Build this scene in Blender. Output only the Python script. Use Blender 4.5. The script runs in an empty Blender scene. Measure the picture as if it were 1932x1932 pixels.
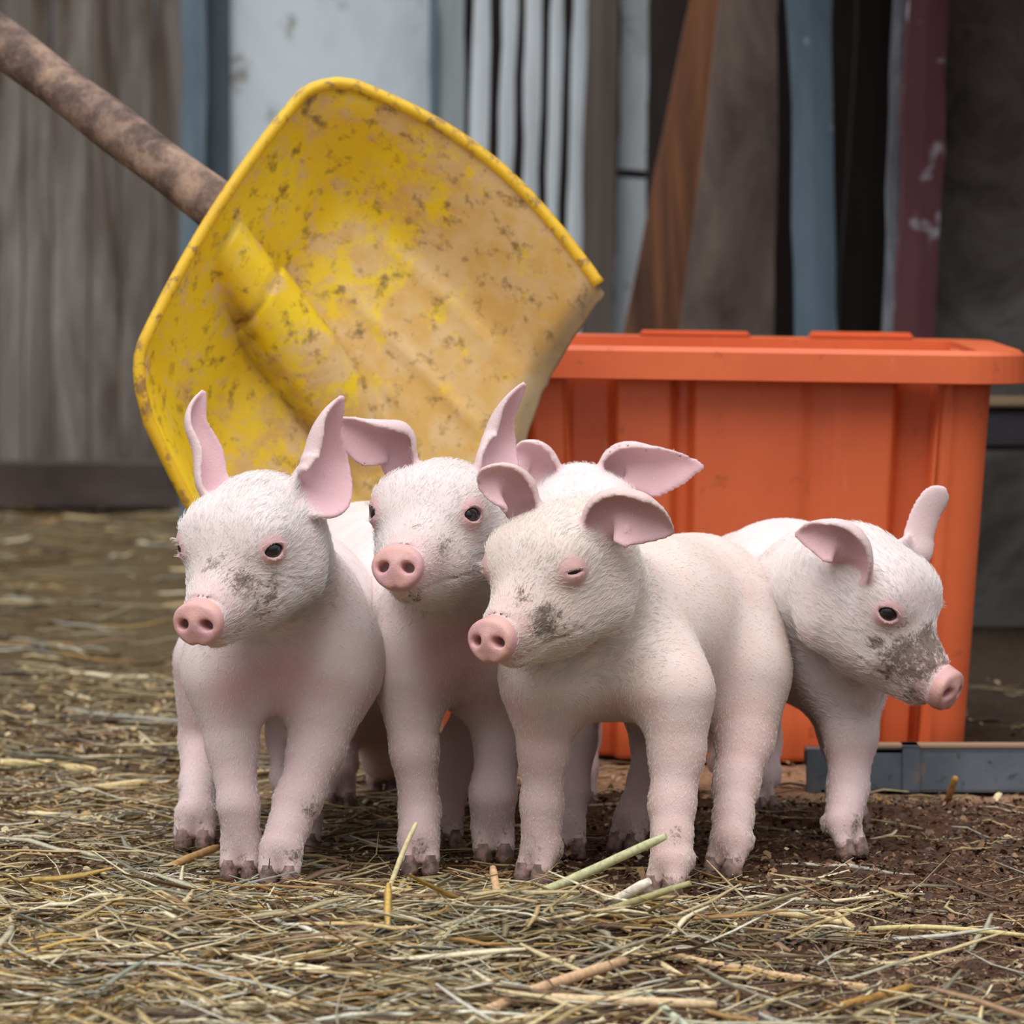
import bpy, bmesh, math, random
import numpy as np
from mathutils import Vector, Matrix, kdtree, noise as mnoise

# ------------------------------------------------------------------ camera, light, exposure
sc = bpy.context.scene
COL = sc.collection
FPX, CAMH, PITCH = 8550.0, 0.426, math.atan(516 / 8550.0)
cam_d = bpy.data.cameras.new('camera')
cam_d.sensor_width = 36.0
cam_d.lens = 36.0 * FPX / 1932.0
cam_d.clip_start, cam_d.clip_end = 0.05, 200
cam_d.dof.use_dof = True
cam_d.dof.focus_distance = 2.93
cam_d.dof.aperture_fstop = 15.0
cam = bpy.data.objects.new('camera', cam_d)
cam.location = (0, 0, CAMH)
cam.rotation_euler = (math.pi / 2 - PITCH, 0, 0)
COL.objects.link(cam)
sc.camera = cam

sc.view_settings.view_transform = 'Standard'
sc.view_settings.look = 'None'
sc.view_settings.gamma = 1
sc.view_settings.use_curve_mapping = False
sc.view_settings.exposure = -0.1
sc.cycles.max_bounces = 4; sc.cycles.diffuse_bounces = 2; sc.cycles.glossy_bounces = 2; sc.cycles.transmission_bounces = 2
sc.cycles.caustics_reflective = False; sc.cycles.caustics_refractive = False

# overcast sky: brighter towards the zenith
W = bpy.data.worlds.new('overcast_sky'); sc.world = W
W.use_nodes = True
nt = W.node_tree; nt.nodes.clear()
o_ = nt.nodes.new('ShaderNodeOutputWorld'); bg = nt.nodes.new('ShaderNodeBackground')
tc = nt.nodes.new('ShaderNodeTexCoord'); sp = nt.nodes.new('ShaderNodeSeparateXYZ')
cr = nt.nodes.new('ShaderNodeValToRGB')
cr.color_ramp.elements[0].position = 0.0; cr.color_ramp.elements[0].color = (0.15, 0.16, 0.18, 1)
cr.color_ramp.elements[1].position = 1.0; cr.color_ramp.elements[1].color = (1.55, 1.61, 1.70, 1)
nt.links.new(tc.outputs['Generated'], sp.inputs[0]); nt.links.new(sp.outputs['Z'], cr.inputs[0])
nt.links.new(cr.outputs[0], bg.inputs[0]); bg.inputs[1].default_value = 1.0
nt.links.new(bg.outputs[0], o_.inputs[0])
# sun behind thin cloud: very soft
sun_d = bpy.data.lights.new('sun', 'SUN'); sun_d.energy = 2.0; sun_d.angle = math.radians(45); sun_d.color = (1.0, 0.97, 0.93)
sun = bpy.data.objects.new('sun', sun_d); sun.rotation_euler = (math.radians(32), math.radians(-8), 0); COL.objects.link(sun)

# ------------------------------------------------------------------ helpers
RNG = np.random.default_rng(7)
cp, sp_ = math.cos(PITCH), math.sin(PITCH)
def P(px, py, Y):
    """world point seen at pixel (px,py) of the 1932 frame, standing at distance Y"""
    u, v = (px - 966) / FPX, -(py - 966) / FPX
    d = np.array([u, cp + v * sp_, -sp_ + v * cp])
    return np.array([0, 0, CAMH]) + d * (Y / d[1])
def G(px, Y):
    """ground point in column px at distance Y"""
    return np.array([P(px, 966, Y)[0], Y, 0.0])
def S(Y): return Y / FPX           # metres per pixel at distance Y
def YB(ybot): return CAMH * FPX / (ybot - 450.0)

def set_props(o, label=None, category=None, group=None, kind=None):
    if label: o['label'] = label
    if category: o['category'] = category
    if group: o['group'] = group
    if kind: o['kind'] = kind
    return o
def mesh_obj(name, V, F, mat, parent=None, smooth=False, col=None):
    me = bpy.data.meshes.new(name)
    if isinstance(F, np.ndarray):
        V = np.asarray(V, np.float32); n = F.shape[1]
        me.vertices.add(len(V)); me.vertices.foreach_set('co', V.ravel())
        me.loops.add(F.size); me.loops.foreach_set('vertex_index', F.astype(np.int32).ravel())
        me.polygons.add(len(F)); me.polygons.foreach_set('loop_start', np.arange(0, F.size, n, dtype=np.int32))
        me.update(calc_edges=True)
    else:
        me.from_pydata([tuple(v) for v in V], [], F); me.update()
    if smooth: me.polygons.foreach_set('use_smooth', np.ones(len(me.polygons), bool))
    if col is not None:
        a = me.attributes.new('tint', 'FLOAT_COLOR', 'POINT')
        a.data.foreach_set('color', np.asarray(col, np.float32).ravel())
    if mat: me.materials.append(mat)
    o = bpy.data.objects.new(name, me); COL.objects.link(o)
    if parent: o.parent = parent
    return o
def empty(name, loc=(0, 0, 0)):
    o = bpy.data.objects.new(name, None); o.location = loc; COL.objects.link(o); return o
def reparent(o, root):
    """parent o (built in world space) under an empty that is only translated"""
    o.parent = root
    o.matrix_parent_inverse = Matrix.Translation(-Vector(root.location))
    return o
def box(x0, x1, y0, y1, z0, z1, bev=0.0):
    bm = bmesh.new()
    bmesh.ops.create_cube(bm, size=1, matrix=Matrix.Translation(((x0+x1)/2, (y0+y1)/2, (z0+z1)/2)) @ Matrix.Diagonal((x1-x0, y1-y0, z1-z0, 1)))
    if bev: bmesh.ops.bevel(bm, geom=bm.edges[:], offset=bev, segments=2, affect='EDGES')
    V = np.array([v.co[:] for v in bm.verts]); bm.verts.index_update(); F = [[v.index for v in f.verts] for f in bm.faces]
    bm.free(); return V, F
def tube(pts, rad, n=8, cap=True):
    pts = np.asarray(pts, float); m = len(pts)
    rad = np.broadcast_to(np.asarray(rad, float), (m,))
    T = np.gradient(pts, axis=0); T /= np.linalg.norm(T, axis=1)[:, None] + 1e-12
    a = np.array([0, 0, 1.0]) if abs(T[0][2]) < .9 else np.array([1.0, 0, 0])
    V = []
    for i in range(m):
        a = a - (a @ T[i]) * T[i]; a /= np.linalg.norm(a); b = np.cross(T[i], a)
        for j in range(n):
            th = 2 * math.pi * j / n
            V.append(pts[i] + rad[i] * (math.cos(th) * a + math.sin(th) * b))
    F = [[i*n+j, i*n+(j+1) % n, (i+1)*n+(j+1) % n, (i+1)*n+j] for i in range(m-1) for j in range(n)]
    if cap:
        F.append(list(range(n))[::-1]); F.append([(m-1)*n+j for j in range(n)])
    return np.array(V), F
def join(parts):
    V, F, o = [], [], 0
    for v, f in parts:
        V.append(np.asarray(v)); F += [[i + o for i in q] for q in f]; o += len(v)
    return np.vstack(V), F
def catmull(pts, n):
    p = np.asarray(pts, float); p = np.vstack([2*p[0]-p[1], p, 2*p[-1]-p[-2]])
    out = []
    for t in np.linspace(0, len(p) - 3 - 1e-6, n):
        i = int(t); u = t - i; a, b, c, d = p[i:i+4]
        out.append(.5 * ((2*b) + (c-a)*u + (2*a-5*b+4*c-d)*u*u + (3*b-a-3*c+d)*u**3))
    return np.array(out)
def vnoise(Q, scale, seed=0):
    """cheap smooth value noise, vectorised, range about -1..1"""
    q = np.asarray(Q, float) * scale + seed * 17.31
    i = np.floor(q).astype(np.int64); f = q - i; f = f*f*(3-2*f)
    def h(ix, iy, iz):
        n = (ix * 73856093) ^ (iy * 19349663) ^ (iz * 83492791)
        n = (n ^ (n >> 13)) * 1274126177
        return ((n ^ (n >> 16)) & 0xffff) / 32767.5 - 1
    r = 0
    for a in (0, 1):
        for b in (0, 1):
            for c in (0, 1):
                w = (f[:, 0] if a else 1-f[:, 0]) * (f[:, 1] if b else 1-f[:, 1]) * (f[:, 2] if c else 1-f[:, 2])
                r = r + w * h(i[:, 0]+a, i[:, 1]+b, i[:, 2]+c)
    return r

# ------------------------------------------------------------------ materials
class N:
    """small node-tree helper"""
    def __init__(s, name):
        s.m = bpy.data.materials.new(name); s.m.use_nodes = True; s.t = s.m.node_tree; s.t.nodes.clear()
        s.out = s.t.nodes.new('ShaderNodeOutputMaterial'); s.b = s.t.nodes.new('ShaderNodeBsdfPrincipled')
        s.t.links.new(s.b.outputs[0], s.out.inputs[0])
    def n(s, typ, **kw):
        x = s.t.nodes.new(typ)
        for k, v in kw.items(): setattr(x, k, v)
        return x
    def l(s, a, b): s.t.links.new(a, b)
    def coord(s, kind='Object', scale=(1, 1, 1), rot=(0, 0, 0)):
        c = s.n('ShaderNodeTexCoord'); m = s.n('ShaderNodeMapping'); m.inputs['Scale'].default_value = scale; m.inputs['Rotation'].default_value = rot
        s.l(c.outputs[kind], m.inputs[0]); return m.outputs[0]
    def noise(s, vec, scale, detail=4, rough=.6, dist=0):
        x = s.n('ShaderNodeTexNoise'); x.inputs['Scale'].default_value = scale; x.inputs['Detail'].default_value = detail
        x.inputs['Roughness'].default_value = rough; x.inputs['Distortion'].default_value = dist
        if vec is not None: s.l(vec, x.inputs['Vector'])
        return x.outputs['Fac']
    def ramp(s, fac, stops, interp='LINEAR'):
        r = s.n('ShaderNodeValToRGB'); e = r.color_ramp.elements; r.color_ramp.interpolation = interp
        while len(e) < len(stops): e.new(.5)
        for q, (p, c) in zip(e, stops):
            q.position = p; q.color = (c if len(c) == 4 else (*c, 1)) if hasattr(c, '__len__') else (c, c, c, 1)
        s.l(fac, r.inputs[0]); return r.outputs[0]
    def mix(s, fac, a, b, mode='MIX'):
        x = s.n('ShaderNodeMix', data_type='RGBA', blend_type=mode)
        for sock, v in ((x.inputs[0], fac), (x.inputs[6], a), (x.inputs[7], b)):
            if hasattr(v, 'links'): s.l(v, sock)
            elif hasattr(v, '__len__'): sock.default_value = (*v, 1) if len(v) == 3 else v
            else: sock.default_value = v
        return x.outputs[2]
    def math(s, op, a, b=0.5, clamp=False):
        x = s.n('ShaderNodeMath', operation=op, use_clamp=clamp)
        for sock, v in ((x.inputs[0], a), (x.inputs[1], b)):
            if hasattr(v, 'links'): s.l(v, sock)
            else: sock.default_value = v
        return x.outputs[0]
    def attr(s, name, out='Fac'):
        a = s.n('ShaderNodeAttribute', attribute_name=name); return a.outputs[out]
    def bump(s, h, strength=.3, dist=.002):
        x = s.n('ShaderNodeBump'); x.inputs['Strength'].default_value = strength; x.inputs['Distance'].default_value = dist
        s.l(h, x.inputs['Height']); s.l(x.outputs[0], s.b.inputs['Normal'])
    def color(s, c):
        if hasattr(c, 'links'): s.l(c, s.b.inputs['Base Color'])
        else: s.b.inputs['Base Color'].default_value = (*c, 1)
    def rough(s, r):
        if hasattr(r, 'links'): s.l(r, s.b.inputs['Roughness'])
        else: s.b.inputs['Roughness'].default_value = r
def srgb(r, g, b):
    f = lambda c: (c/255/12.92) if c/255 <= .04045 else ((c/255+.055)/1.055)**2.4
    return (f(r), f(g), f(b))
def plain(name, c, rough=.6, metal=0, spec=.5):
    m = N(name); m.color(c); m.rough(rough); m.b.inputs['Metallic'].default_value = metal; m.b.inputs['Specular IOR Level'].default_value = spec
    return m.m

# ------------------------------------------------------------------ piglet materials
def skin_material(name, white, pinkc, warm):
    m = N(name)
    co = m.coord('Object')
    pink, mud, earin, snout = m.attr('pink'), m.attr('mud'), m.attr('earin'), m.attr('snout')
    n1 = m.noise(co, 38, 3, .5)
    base = m.mix(m.ramp(n1, [(.35, 0), (.7, 1)]), white, warm)
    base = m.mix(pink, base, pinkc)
    base = m.mix(earin, base, srgb(228, 184, 190))
    sn = m.mix(m.ramp(m.noise(co, 90, 3, .6), [(.35, 0), (.65, 1)]), srgb(230, 178, 164), srgb(218, 166, 170))
    base = m.mix(snout, base, sn)
    co2 = m.coord('Object', (1, 1, 1))
    nm = m.noise(co2, 260, 5, .75, .6)
    nm2 = m.noise(co2, 70, 3, .6)
    th = m.math('ADD', m.math('MULTIPLY', nm, .62), m.math('MULTIPLY', nm2, .38))
    # mud shows where noise + mask is high
    f = m.math('ADD', th, m.math('MULTIPLY', mud, .27))
    fm = m.ramp(f, [(.66, 0), (.76, 1)])
    fm = m.math('MULTIPLY', fm, m.math('MINIMUM', m.math('MULTIPLY', mud, 4), 1))
    base = m.mix(m.math('MULTIPLY', m.math('MULTIPLY', mud, .35), 1), base, srgb(190, 158, 138))
    base = m.mix(m.math('MULTIPLY', fm, .85), base, srgb(98, 82, 70))
    m.color(base)
    m.rough(m.mix(snout, (.62,)*3, (.3,)*3))
    m.b.inputs['Specular IOR Level'].default_value = .35
    m.bump(m.noise(co2, 700, 4, .7), .35, .0012)
    return m.m
def hair_material(name, c):
    m = N(name); mud = m.attr('mud')
    m.color(m.mix(mud, c, srgb(118, 100, 86))); m.rough(.5); m.b.inputs['Specular IOR Level'].default_value = .25
    return m.m
M_eye = plain('dark_wet_eye', (.012, .010, .012), .06, 0, .8)
mm = N('hoof_horn'); mm.color(mm.mix(mm.ramp(mm.noise(mm.coord('Object'), 160, 4), [(.4, 0), (.65, 1)]), srgb(96, 78, 70), srgb(168, 132, 122))); mm.rough(.6); M_hoof = mm.m

def sstep(a, b, x):
    t = np.clip((x - a) / (b - a), 0, 1); return t*t*(3-2*t)
# ------------------------------------------------------------------ signed distance modelling of the piglets
def smin(a, b, k):
    h = np.clip(.5 + .5 * (b - a) / k, 0, 1)
    return b + (a - b) * h - k * h * (1 - h)
def smax(a, b, k): return -smin(-a, -b, k)
def d_cone(Q, a, b, ra, rb):
    """exact round cone: two spheres joined by their tangent cone"""
    ba = b - a; L = math.sqrt(ba @ ba); pa = Q - a
    if L < 1e-6 or abs(ra - rb) >= L * .999:
        c, r = (a, ra) if ra >= rb else (b, rb); q = Q - c
        return np.sqrt(np.einsum('ij,ij->i', q, q)) - r
    y = pa @ (ba / L); p2 = np.einsum('ij,ij->i', pa, pa); x = np.sqrt(np.maximum(p2 - y*y, 0))
    k = (ra - rb) / L; w = math.sqrt(1 - k*k); t = w*y - k*x
    return np.where(t < 0, np.sqrt(p2) - ra, np.where(t > w*L, np.sqrt(x*x + (y - L)**2) - rb, w*x + k*y - ra))
def d_ell(Q, c, rad, A):
    p = (Q - c) @ A.T
    k0 = np.sqrt(((p / rad) ** 2).sum(1)) + 1e-9; k1 = np.sqrt(((p / rad ** 2) ** 2).sum(1)) + 1e-9
    return k0 * (k0 - 1) / k1

class Ear:
    def __init__(s, root, spine, lat, w, curl, open=(0, 0, -1), thick=1.7):
        n, mv = 84, 66
        sp3 = np.array([root] + [P(q[0], q[1], root[1] + q[2]) for q in spine]); px = S(root[1])
        two = lambda q: q if hasattr(q, '__len__') else (q / 2, q / 2)
        w = np.array([two(q) for q in w], float); curl = np.array(curl, float)
        lat = [lat[0]] + list(lat); w = np.vstack([w[:1] * .8, w]); curl = np.vstack([curl[:1], curl])
        C = catmull(sp3, n)
        L = catmull(np.array([[a * px, c * px, -b * px] for a, b, c in lat]), n)
        T = np.gradient(C, axis=0); T /= np.linalg.norm(T, axis=1)[:, None]
        L -= (L * T).sum(1)[:, None] * T; L /= np.linalg.norm(L, axis=1)[:, None]
        Nn = np.cross(T, L)
        if (Nn @ np.array([open[0], open[2], -open[1]])).sum() < 0: Nn = -Nn
        tt = np.linspace(0, 1, len(w)); ti = np.linspace(0, 1, n)
        prof = np.sqrt(np.clip(1 - np.clip((ti - .86) / .14, 0, 1) ** 2, .02, 1)) * np.sqrt(np.clip(1 - np.clip((.16 - ti) / .16, 0, 1) ** 2, .1, 1))
        Wd = [np.maximum(np.interp(ti, tt, w[:, k] * px) * prof, .0012) for k in (0, 1)]
        Cu = [np.interp(ti, tt, curl[:, k]) for k in (0, 1)]
        pts, nor, th = [], [], []
        for i in range(n):
            for j in range(mv):
                s_ = 2 * j / (mv - 1) - 1; k = int(s_ > 0)
                c = max(Cu[k][i], .02); a = s_ * c * (.6 + .4 * abs(s_))
                # arc whose curvature grows towards the edge
                q = np.linspace(0, 1, 9) * s_; aa = q * c * (.6 + .4 * np.abs(q)); ds = Wd[k][i] * abs(s_) / 8
                x = np.sign(s_) * (np.cos(aa)[:-1] + np.cos(aa)[1:]).sum() / 2 * ds; z = np.sign(s_) * (np.sin(aa)[:-1] + np.sin(aa)[1:]).sum() / 2 * ds
                pts.append(C[i] + x * L[i] + z * Nn[i])
                nor.append(math.cos(a) * Nn[i] - math.sin(a) * L[i])
                e = 1 - s_ ** 4
                th.append(.001 * (thick * (.85 + .15 * e) + 1.3 * max(0, .35 - ti[i]) * 2))
        s.p, s.n, s.t = np.array(pts), np.array(nor), np.array(th)
        s.u = np.repeat(ti, mv)
        s.kd = kdtree.KDTree(len(s.p))
        for i, q in enumerate(s.p): s.kd.insert(q, i)
        s.kd.balance(); s.lo, s.hi = s.p.min(0), s.p.max(0)
    def near(s, Q): return ((Q > s.lo - .0085) & (Q < s.hi + .0085)).all(1)
    def dist(s, Q, idx=False):
        d = np.maximum(np.maximum(s.lo - Q, Q - s.hi), 0); out = np.sqrt((d ** 2).sum(1)) + .003
        m = np.where(s.near(Q))[0]; ids = np.full(len(Q), -1)
        f = s.kd.find
        for k in m:
            _, i, dd = f(Q[k]); out[k] = dd - s.t[i]; ids[k] = i
        return (out, ids) if idx else out

VOX = 0.0016
def surface_nets(D, org, vox):
    nx, ny, nz = D.shape
    neg = D < 0
    s = neg[:-1, :-1, :-1].astype(np.int8)
    cnt = np.zeros((nx-1, ny-1, nz-1), np.int8)
    for a in (0, 1):
        for b in (0, 1):
            for c in (0, 1):
                cnt += neg[a:nx-1+a, b:ny-1+b, c:nz-1+c]
    act = (cnt > 0) & (cnt < 8)
    I = np.argwhere(act); idx = np.full(act.shape, -1, np.int64); idx[act] = np.arange(len(I))
    cor = [(a, b, c) for a in (0, 1) for b in (0, 1) for c in (0, 1)]
    vals = {k: D[I[:, 0]+k[0], I[:, 1]+k[1], I[:, 2]+k[2]] for k in cor}
    acc = np.zeros((len(I), 3)); num = np.zeros(len(I))
    for a in cor:
        for ax in range(3):
            if a[ax] == 0:
                b = list(a); b[ax] = 1; b = tuple(b)
                va, vb = vals[a], vals[b]; x = (va < 0) != (vb < 0)
                t = np.where(x, va / np.where(x, va - vb, 1), 0)
                p = np.tile(np.array(a, float), (len(I), 1)); p[:, ax] += t
                acc += p * x[:, None]; num += x
    V = (I + acc / num[:, None]) * vox + org
    F = []
    for ax in range(3):
        sl0 = [slice(None)]*3; sl1 = [slice(None)]*3
        sl0[ax] = slice(0, -1); sl1[ax] = slice(1, None)
        ch = neg[tuple(sl0)] != neg[tuple(sl1)]
        E = np.argwhere(ch); b, c = (ax+1) % 3, (ax+2) % 3
        ok = (E[:, b] > 0) & (E[:, c] > 0) & (E[:, b] < D.shape[b]-1) & (E[:, c] < D.shape[c]-1)
        E = E[ok]
        q = []
        for db, dc in ((0, 0), (-1, 0), (-1, -1), (0, -1)):
            e = E.copy(); e[:, b] += db; e[:, c] += dc
            q.append(idx[e[:, 0], e[:, 1], e[:, 2]])
        q = np.stack(q, 1); flip = ~neg[tuple(E.T)]
        q[flip] = q[flip][:, ::-1]
        F.append(q)
    F = np.vstack(F)
    return V, F[(F >= 0).all(1)]

def polygonise(f, lo, hi, vox):
    K = 4
    n = (np.ceil((hi - lo) / vox / K).astype(int) + 1) * K
    cn = n // K + 1
    g = np.stack(np.meshgrid(*[np.arange(c) for c in cn], indexing='ij'), -1).reshape(-1, 3)
    def blocked(I, Q, nb):
        vals = np.empty(len(Q)); B = I // nb
        order = np.lexsort((B[:, 2], B[:, 1], B[:, 0])); key = (B[order] * [1000000, 1000, 1]).sum(1)
        cuts = np.concatenate([[0], np.where(np.diff(key))[0] + 1, [len(Q)]])
        for a, b in zip(cuts[:-1], cuts[1:]): vals[order[a:b]] = f(Q[order[a:b]])
        return vals
    dc = blocked(g, lo + g * vox * K, 7).reshape(cn)
    # coarse cells near the surface
    lowest = np.full(tuple(cn - 1), 1e9)
    for a in (0, 1):
        for b in (0, 1):
            for c in (0, 1):
                lowest = np.minimum(lowest, np.abs(dc[a:cn[0]-1+a, b:cn[1]-1+b, c:cn[2]-1+c]))
    near = lowest < vox * K * .95
    D = np.repeat(np.repeat(np.repeat(np.where(dc[:-1, :-1, :-1] < 0, -1., 1.), K, 0), K, 1), K, 2)
    fm = np.repeat(np.repeat(np.repeat(near, K, 0), K, 1), K, 2)
    I = np.argwhere(fm); Q = lo + I * vox
    D[fm] = blocked(I, Q, 20)
    return surface_nets(D, lo, vox)

EYE = np.array([29.5, 34., 12.])
def build_piglet(spec):
    hd = spec['head']; hs = hd.get('s', 1.0) * .001
    psi, th, ro = [math.radians(hd.get(k, 0)) for k in ('yaw', 'pitch', 'roll')]
    c = P(*hd['c'])
    f = np.array([-math.sin(psi)*math.cos(th), -math.cos(psi)*math.cos(th), -math.sin(th)])
    r = np.array([math.cos(psi), -math.sin(psi), 0]); u = np.cross(f, r)
    r, u = math.cos(ro)*r + math.sin(ro)*u, math.cos(ro)*u - math.sin(ro)*r
    A = np.stack([r, f, u])
    H = lambda x, y, z: c + hs * (x*r + y*f + z*u)
    ops = []
    def cone(a, b, ra, rb, k): ops.append(('c', a, b, ra, rb, k))
    # torso
    T = [(P(x, y, Y), rp * S(Y)) for x, y, Y, rp in spec['torso']]
    for (a, ra), (b, rb) in zip(T[:-1], T[1:]): cone(a, b, ra, rb, .02)
    for (x, y, Y, rp) in spec.get('bulk', []):
        q = P(x, y, Y); cone(q, q + np.array([0, .001, 0]), rp*S(Y), rp*S(Y), .03)
    # neck
    x, y, Y, rp = spec['torso'][0]
    cone(H(0, -14, 2), T[0][0] + np.array([0, .012, .014]), .040 * hs * 1000, T[0][1] * .80, .022)
    # legs
    feet = []
    for leg in spec['legs']:
        ch = [(P(x, y, Y), rp * S(Y)) for x, y, Y, rp in leg['pts']]
        px, yb = leg['foot']; Y = YB(yb); ft = G(px, Y); fr = leg.get('r', 38) * S(Y)
        lift = leg.get('lift', 0)
        h = np.array(leg.get('dir', spec['dir']), float); h /= np.linalg.norm(h); lat = np.array([h[1], -h[0], 0]); h3 = np.array([h[0], h[1], 0])
        ft = ft + np.array([0, 0, lift])
        ank = ft + np.array([0, 0, .024]) - h3 * .004
        lp, lr = ch[-1]; ch.append((lp*.42 + ank*.58, min(lr, fr)*.86)); ch.append((ank, fr * .92))
        for i, ((a, ra), (b, rb)) in enumerate(zip(ch[:-1], ch[1:])): cone(a, b, ra, rb, .026 if i == 0 else .008)
        for s in (-1, 1):
            t0 = ank + lat * s * fr * .42; t1 = ft + np.array([0, 0, .0105]) + lat * s * fr * .55 + h3 * fr * .28
            cone(t0, t1, fr * .52, fr * .47, .006)
        # dew claws
        for s in (-1, 1):
            q = ank - h3 * fr * .8 + lat * s * fr * .5; cone(q, q - np.array([0, 0, .006]), .0035, .0022, .004)
        feet.append((ft, h3, lat, fr))
    # tail
    if len(T) > 1:
        bd = T[-1][0] - T[-2][0]; bd /= np.linalg.norm(bd); q0 = T[-1][0] + bd * T[-1][1] * .9 + np.array([0, 0, .02])
        pts = [q0, q0 + bd*.02 + [0, 0, .004], q0 + bd*.03 + [.012, 0, -.006], q0 + bd*.026 + [.006, 0, -.022]]
        for i in range(3): cone(np.array(pts[i]), np.array(pts[i+1]), .005 - i*.001, .004 - i*.001, .006)
    body_ops, ops = ops, []
    # head
    ell = lambda p, rad, k: ops.append(('e', H(*p), np.array(rad) * hs, k))
    def hc(a, b, ra, rb, k): ops.append(('c', H(*a), H(*b), ra * hs, rb * hs, k))
    ell((0, -4, 6), (38.5, 47, 40), .001)
    hc((-16, 22, 18), (16, 22, 18), 22, 22, 12*hs)
    for s in (-1, 1):
        hc((s*18, -4, -18), (s*15, 34, -22), 25, 17, 14*hs)
        hc((s*27, 30, 21), (s*22, 36, 15), 8, 7, 8*hs)
    hc((0, 20, -3), (0, 60, -17), 32, 19, 16*hs)
    hc((0, 60, -17), (0, 81, -20), 19, 14.2, 6*hs)
    hc((0, 20, -29), (0, 67, -33), 22, 10, 10*hs)
    # eye bulges
    eyes = []
    opening = hd.get('open', (4.5, 4.5))
    for s, hh in zip((-1, 1), opening):
        e = H(s*EYE[0], EYE[1], EYE[2]); o = s*.80*r + .58*f + .12*u; o /= np.linalg.norm(o)
        ops.append(('c', e, e + o*1*hs, 9.1*hs, 8.9*hs, 5*hs)); eyes.append((e, o, hh, s))
    ears = [Ear(H(sd*27, -10, 26), **e) for sd, e in zip((-1, 1), spec['ears'])]
    tilt = math.radians(hd.get('disc', 10))
    df = math.cos(tilt)*f + math.sin(tilt)*u; du = math.cos(tilt)*u - math.sin(tilt)*f
    dc0 = H(0, 85, -20)
    def run(ops, Q):
        d = np.full(len(Q), .5)
        ce = (Q.max(0) + Q.min(0)) / 2; R = np.linalg.norm(Q.max(0) - ce)
        for o in ops:
            if R < .1:
                if o[0] == 'c': far = d_cone(ce[None], *o[1:5])[0]
                else: far = np.linalg.norm(ce - o[1]) - o[2].max()
                if far > R + .042: continue
            if o[0] == 'c': v = d_cone(Q, *o[1:5]); k = o[5]
            else: v = d_ell(Q, o[1], o[2], A); k = o[3]
            d = smin(d, v, k)
        return d
    def headf(Q):
        d = run(ops, Q)
        p = Q - dc0; x, y, z = p @ r / hs, p @ df / hs, p @ du / hs
        # snout disc with rounded rim, slightly wider at the top
        wid = 17.2 + .10 * z
        d2 = (np.sqrt((x/wid)**2 + (z/14.6)**2) - 1) * 14.5 + 3
        dy = np.abs(y - 2) - 2.2
        dd = (np.minimum(np.maximum(d2, dy), 0) + np.sqrt(np.maximum(d2, 0)**2 + np.maximum(dy, 0)**2) - 3.0) * hs
        d = smin(d, dd, 4*hs)
        # wrinkle behind the disc
        dw = (np.sqrt((np.sqrt(x*x*.8 + z*z*1.1) - 16.5)**2 + (y + 5)**2) - 1.2) * hs
        d = smax(d, -dw, 2.0*hs)
        for s in (-1, 1):
            n = (np.sqrt(((x - s*8.2 + .25*s*z)/4.1)**2 + ((z - .2)/3.4)**2) - 1) * 3.4 * hs
            n = np.maximum(n, (-(y + 4)) * hs)
            d = smax(d, -n, 2.4*hs)
        # philtrum dent and mouth line
        g = (np.sqrt((x/2.2)**2 + ((z + 15.5)/2.6)**2) - 1) * 2.2 * hs; g = np.maximum(g, -(y+1)*hs); d = smax(d, -g, 3*hs)
        lq = (Q - c) @ A.T / hs
        ax = np.abs(lq[:, 0])
        gm = np.full(len(Q), 1e9)
        mp = [(0, 82, -36), (13, 70, -34), (23, 50, -28), (32, 34, -25)]
        q = np.stack([ax, lq[:, 1], lq[:, 2]], 1)
        for a, b in zip(mp[:-1], mp[1:]): gm = np.minimum(gm, d_cone(q, np.array(a, float), np.array(b, float), 1.0, .8))
        d = smax(d, -gm*hs, 2.2*hs)
        for e, o, hh, s in eyes:
            p = Q - e; v = u - (u @ o)*o; v /= np.linalg.norm(v); w = np.cross(o, v)
            pv, pw, po = p @ v / hs, p @ w / hs, p @ o / hs
            R = 7.6 if hh > 2 else 15.
            l = np.maximum(np.sqrt(pw**2 + (pv - (R-hh))**2), np.sqrt(pw**2 + (pv + (R-hh))**2)) - R
            l = np.maximum(l, -po) * hs
            d = smax(d, -l, .9*hs)
        return d
    def full(Q):
        d = run(body_ops, Q)
        near = ((Q - c)**2).sum(1) < (.16)**2
        if near.any():
            dh = headf(Q[near]); d[near] = smin(d[near], dh, .008)
        for e in ears:
            m = ((Q > e.lo - .03) & (Q < e.hi + .03)).all(1)
            if m.any(): d[m] = smin(d[m], e.dist(Q[m]), .0055)
        return d
    allp = np.vstack([np.array([q for q, _ in T])] + [e.p for e in ears] + [np.array([ft for ft, *_ in feet])] + [np.array([H(0, 95, -20), H(45, 0, 0), H(-45, 0, 0), H(0, 0, 55), H(0, -50, 0)])])
    rm = max(q for _, q in T)
    tl = np.array([t - q for t, q in T]); th_ = np.array([t + q for t, q in T])
    lo = np.minimum(allp.min(0), tl.min(0)) - .03; hi = np.maximum(allp.max(0), th_.max(0)) + .035
    lo[2] = -.006
    V, F = polygonise(full, lo, hi, spec.get('vox', VOX))
    # ---- attributes
    lq = (V - c) @ A.T / hs
    n = len(V)
    pink = np.full(n, spec.get('pink0', .2)); mud = np.zeros(n); earin = np.zeros(n); earany = np.zeros(n)
    headw = np.clip((.105 - np.linalg.norm(V - H(0, 15, 0), axis=1)) / .03, 0, 1)
    p = V - dc0; sy = p @ df / hs; sx = p @ r / hs; sz = p @ du / hs
    snout = np.clip((sy + 3.5) / 2.2, 0, 1) * (np.sqrt(sx**2 + sz**2) < 24)
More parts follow.
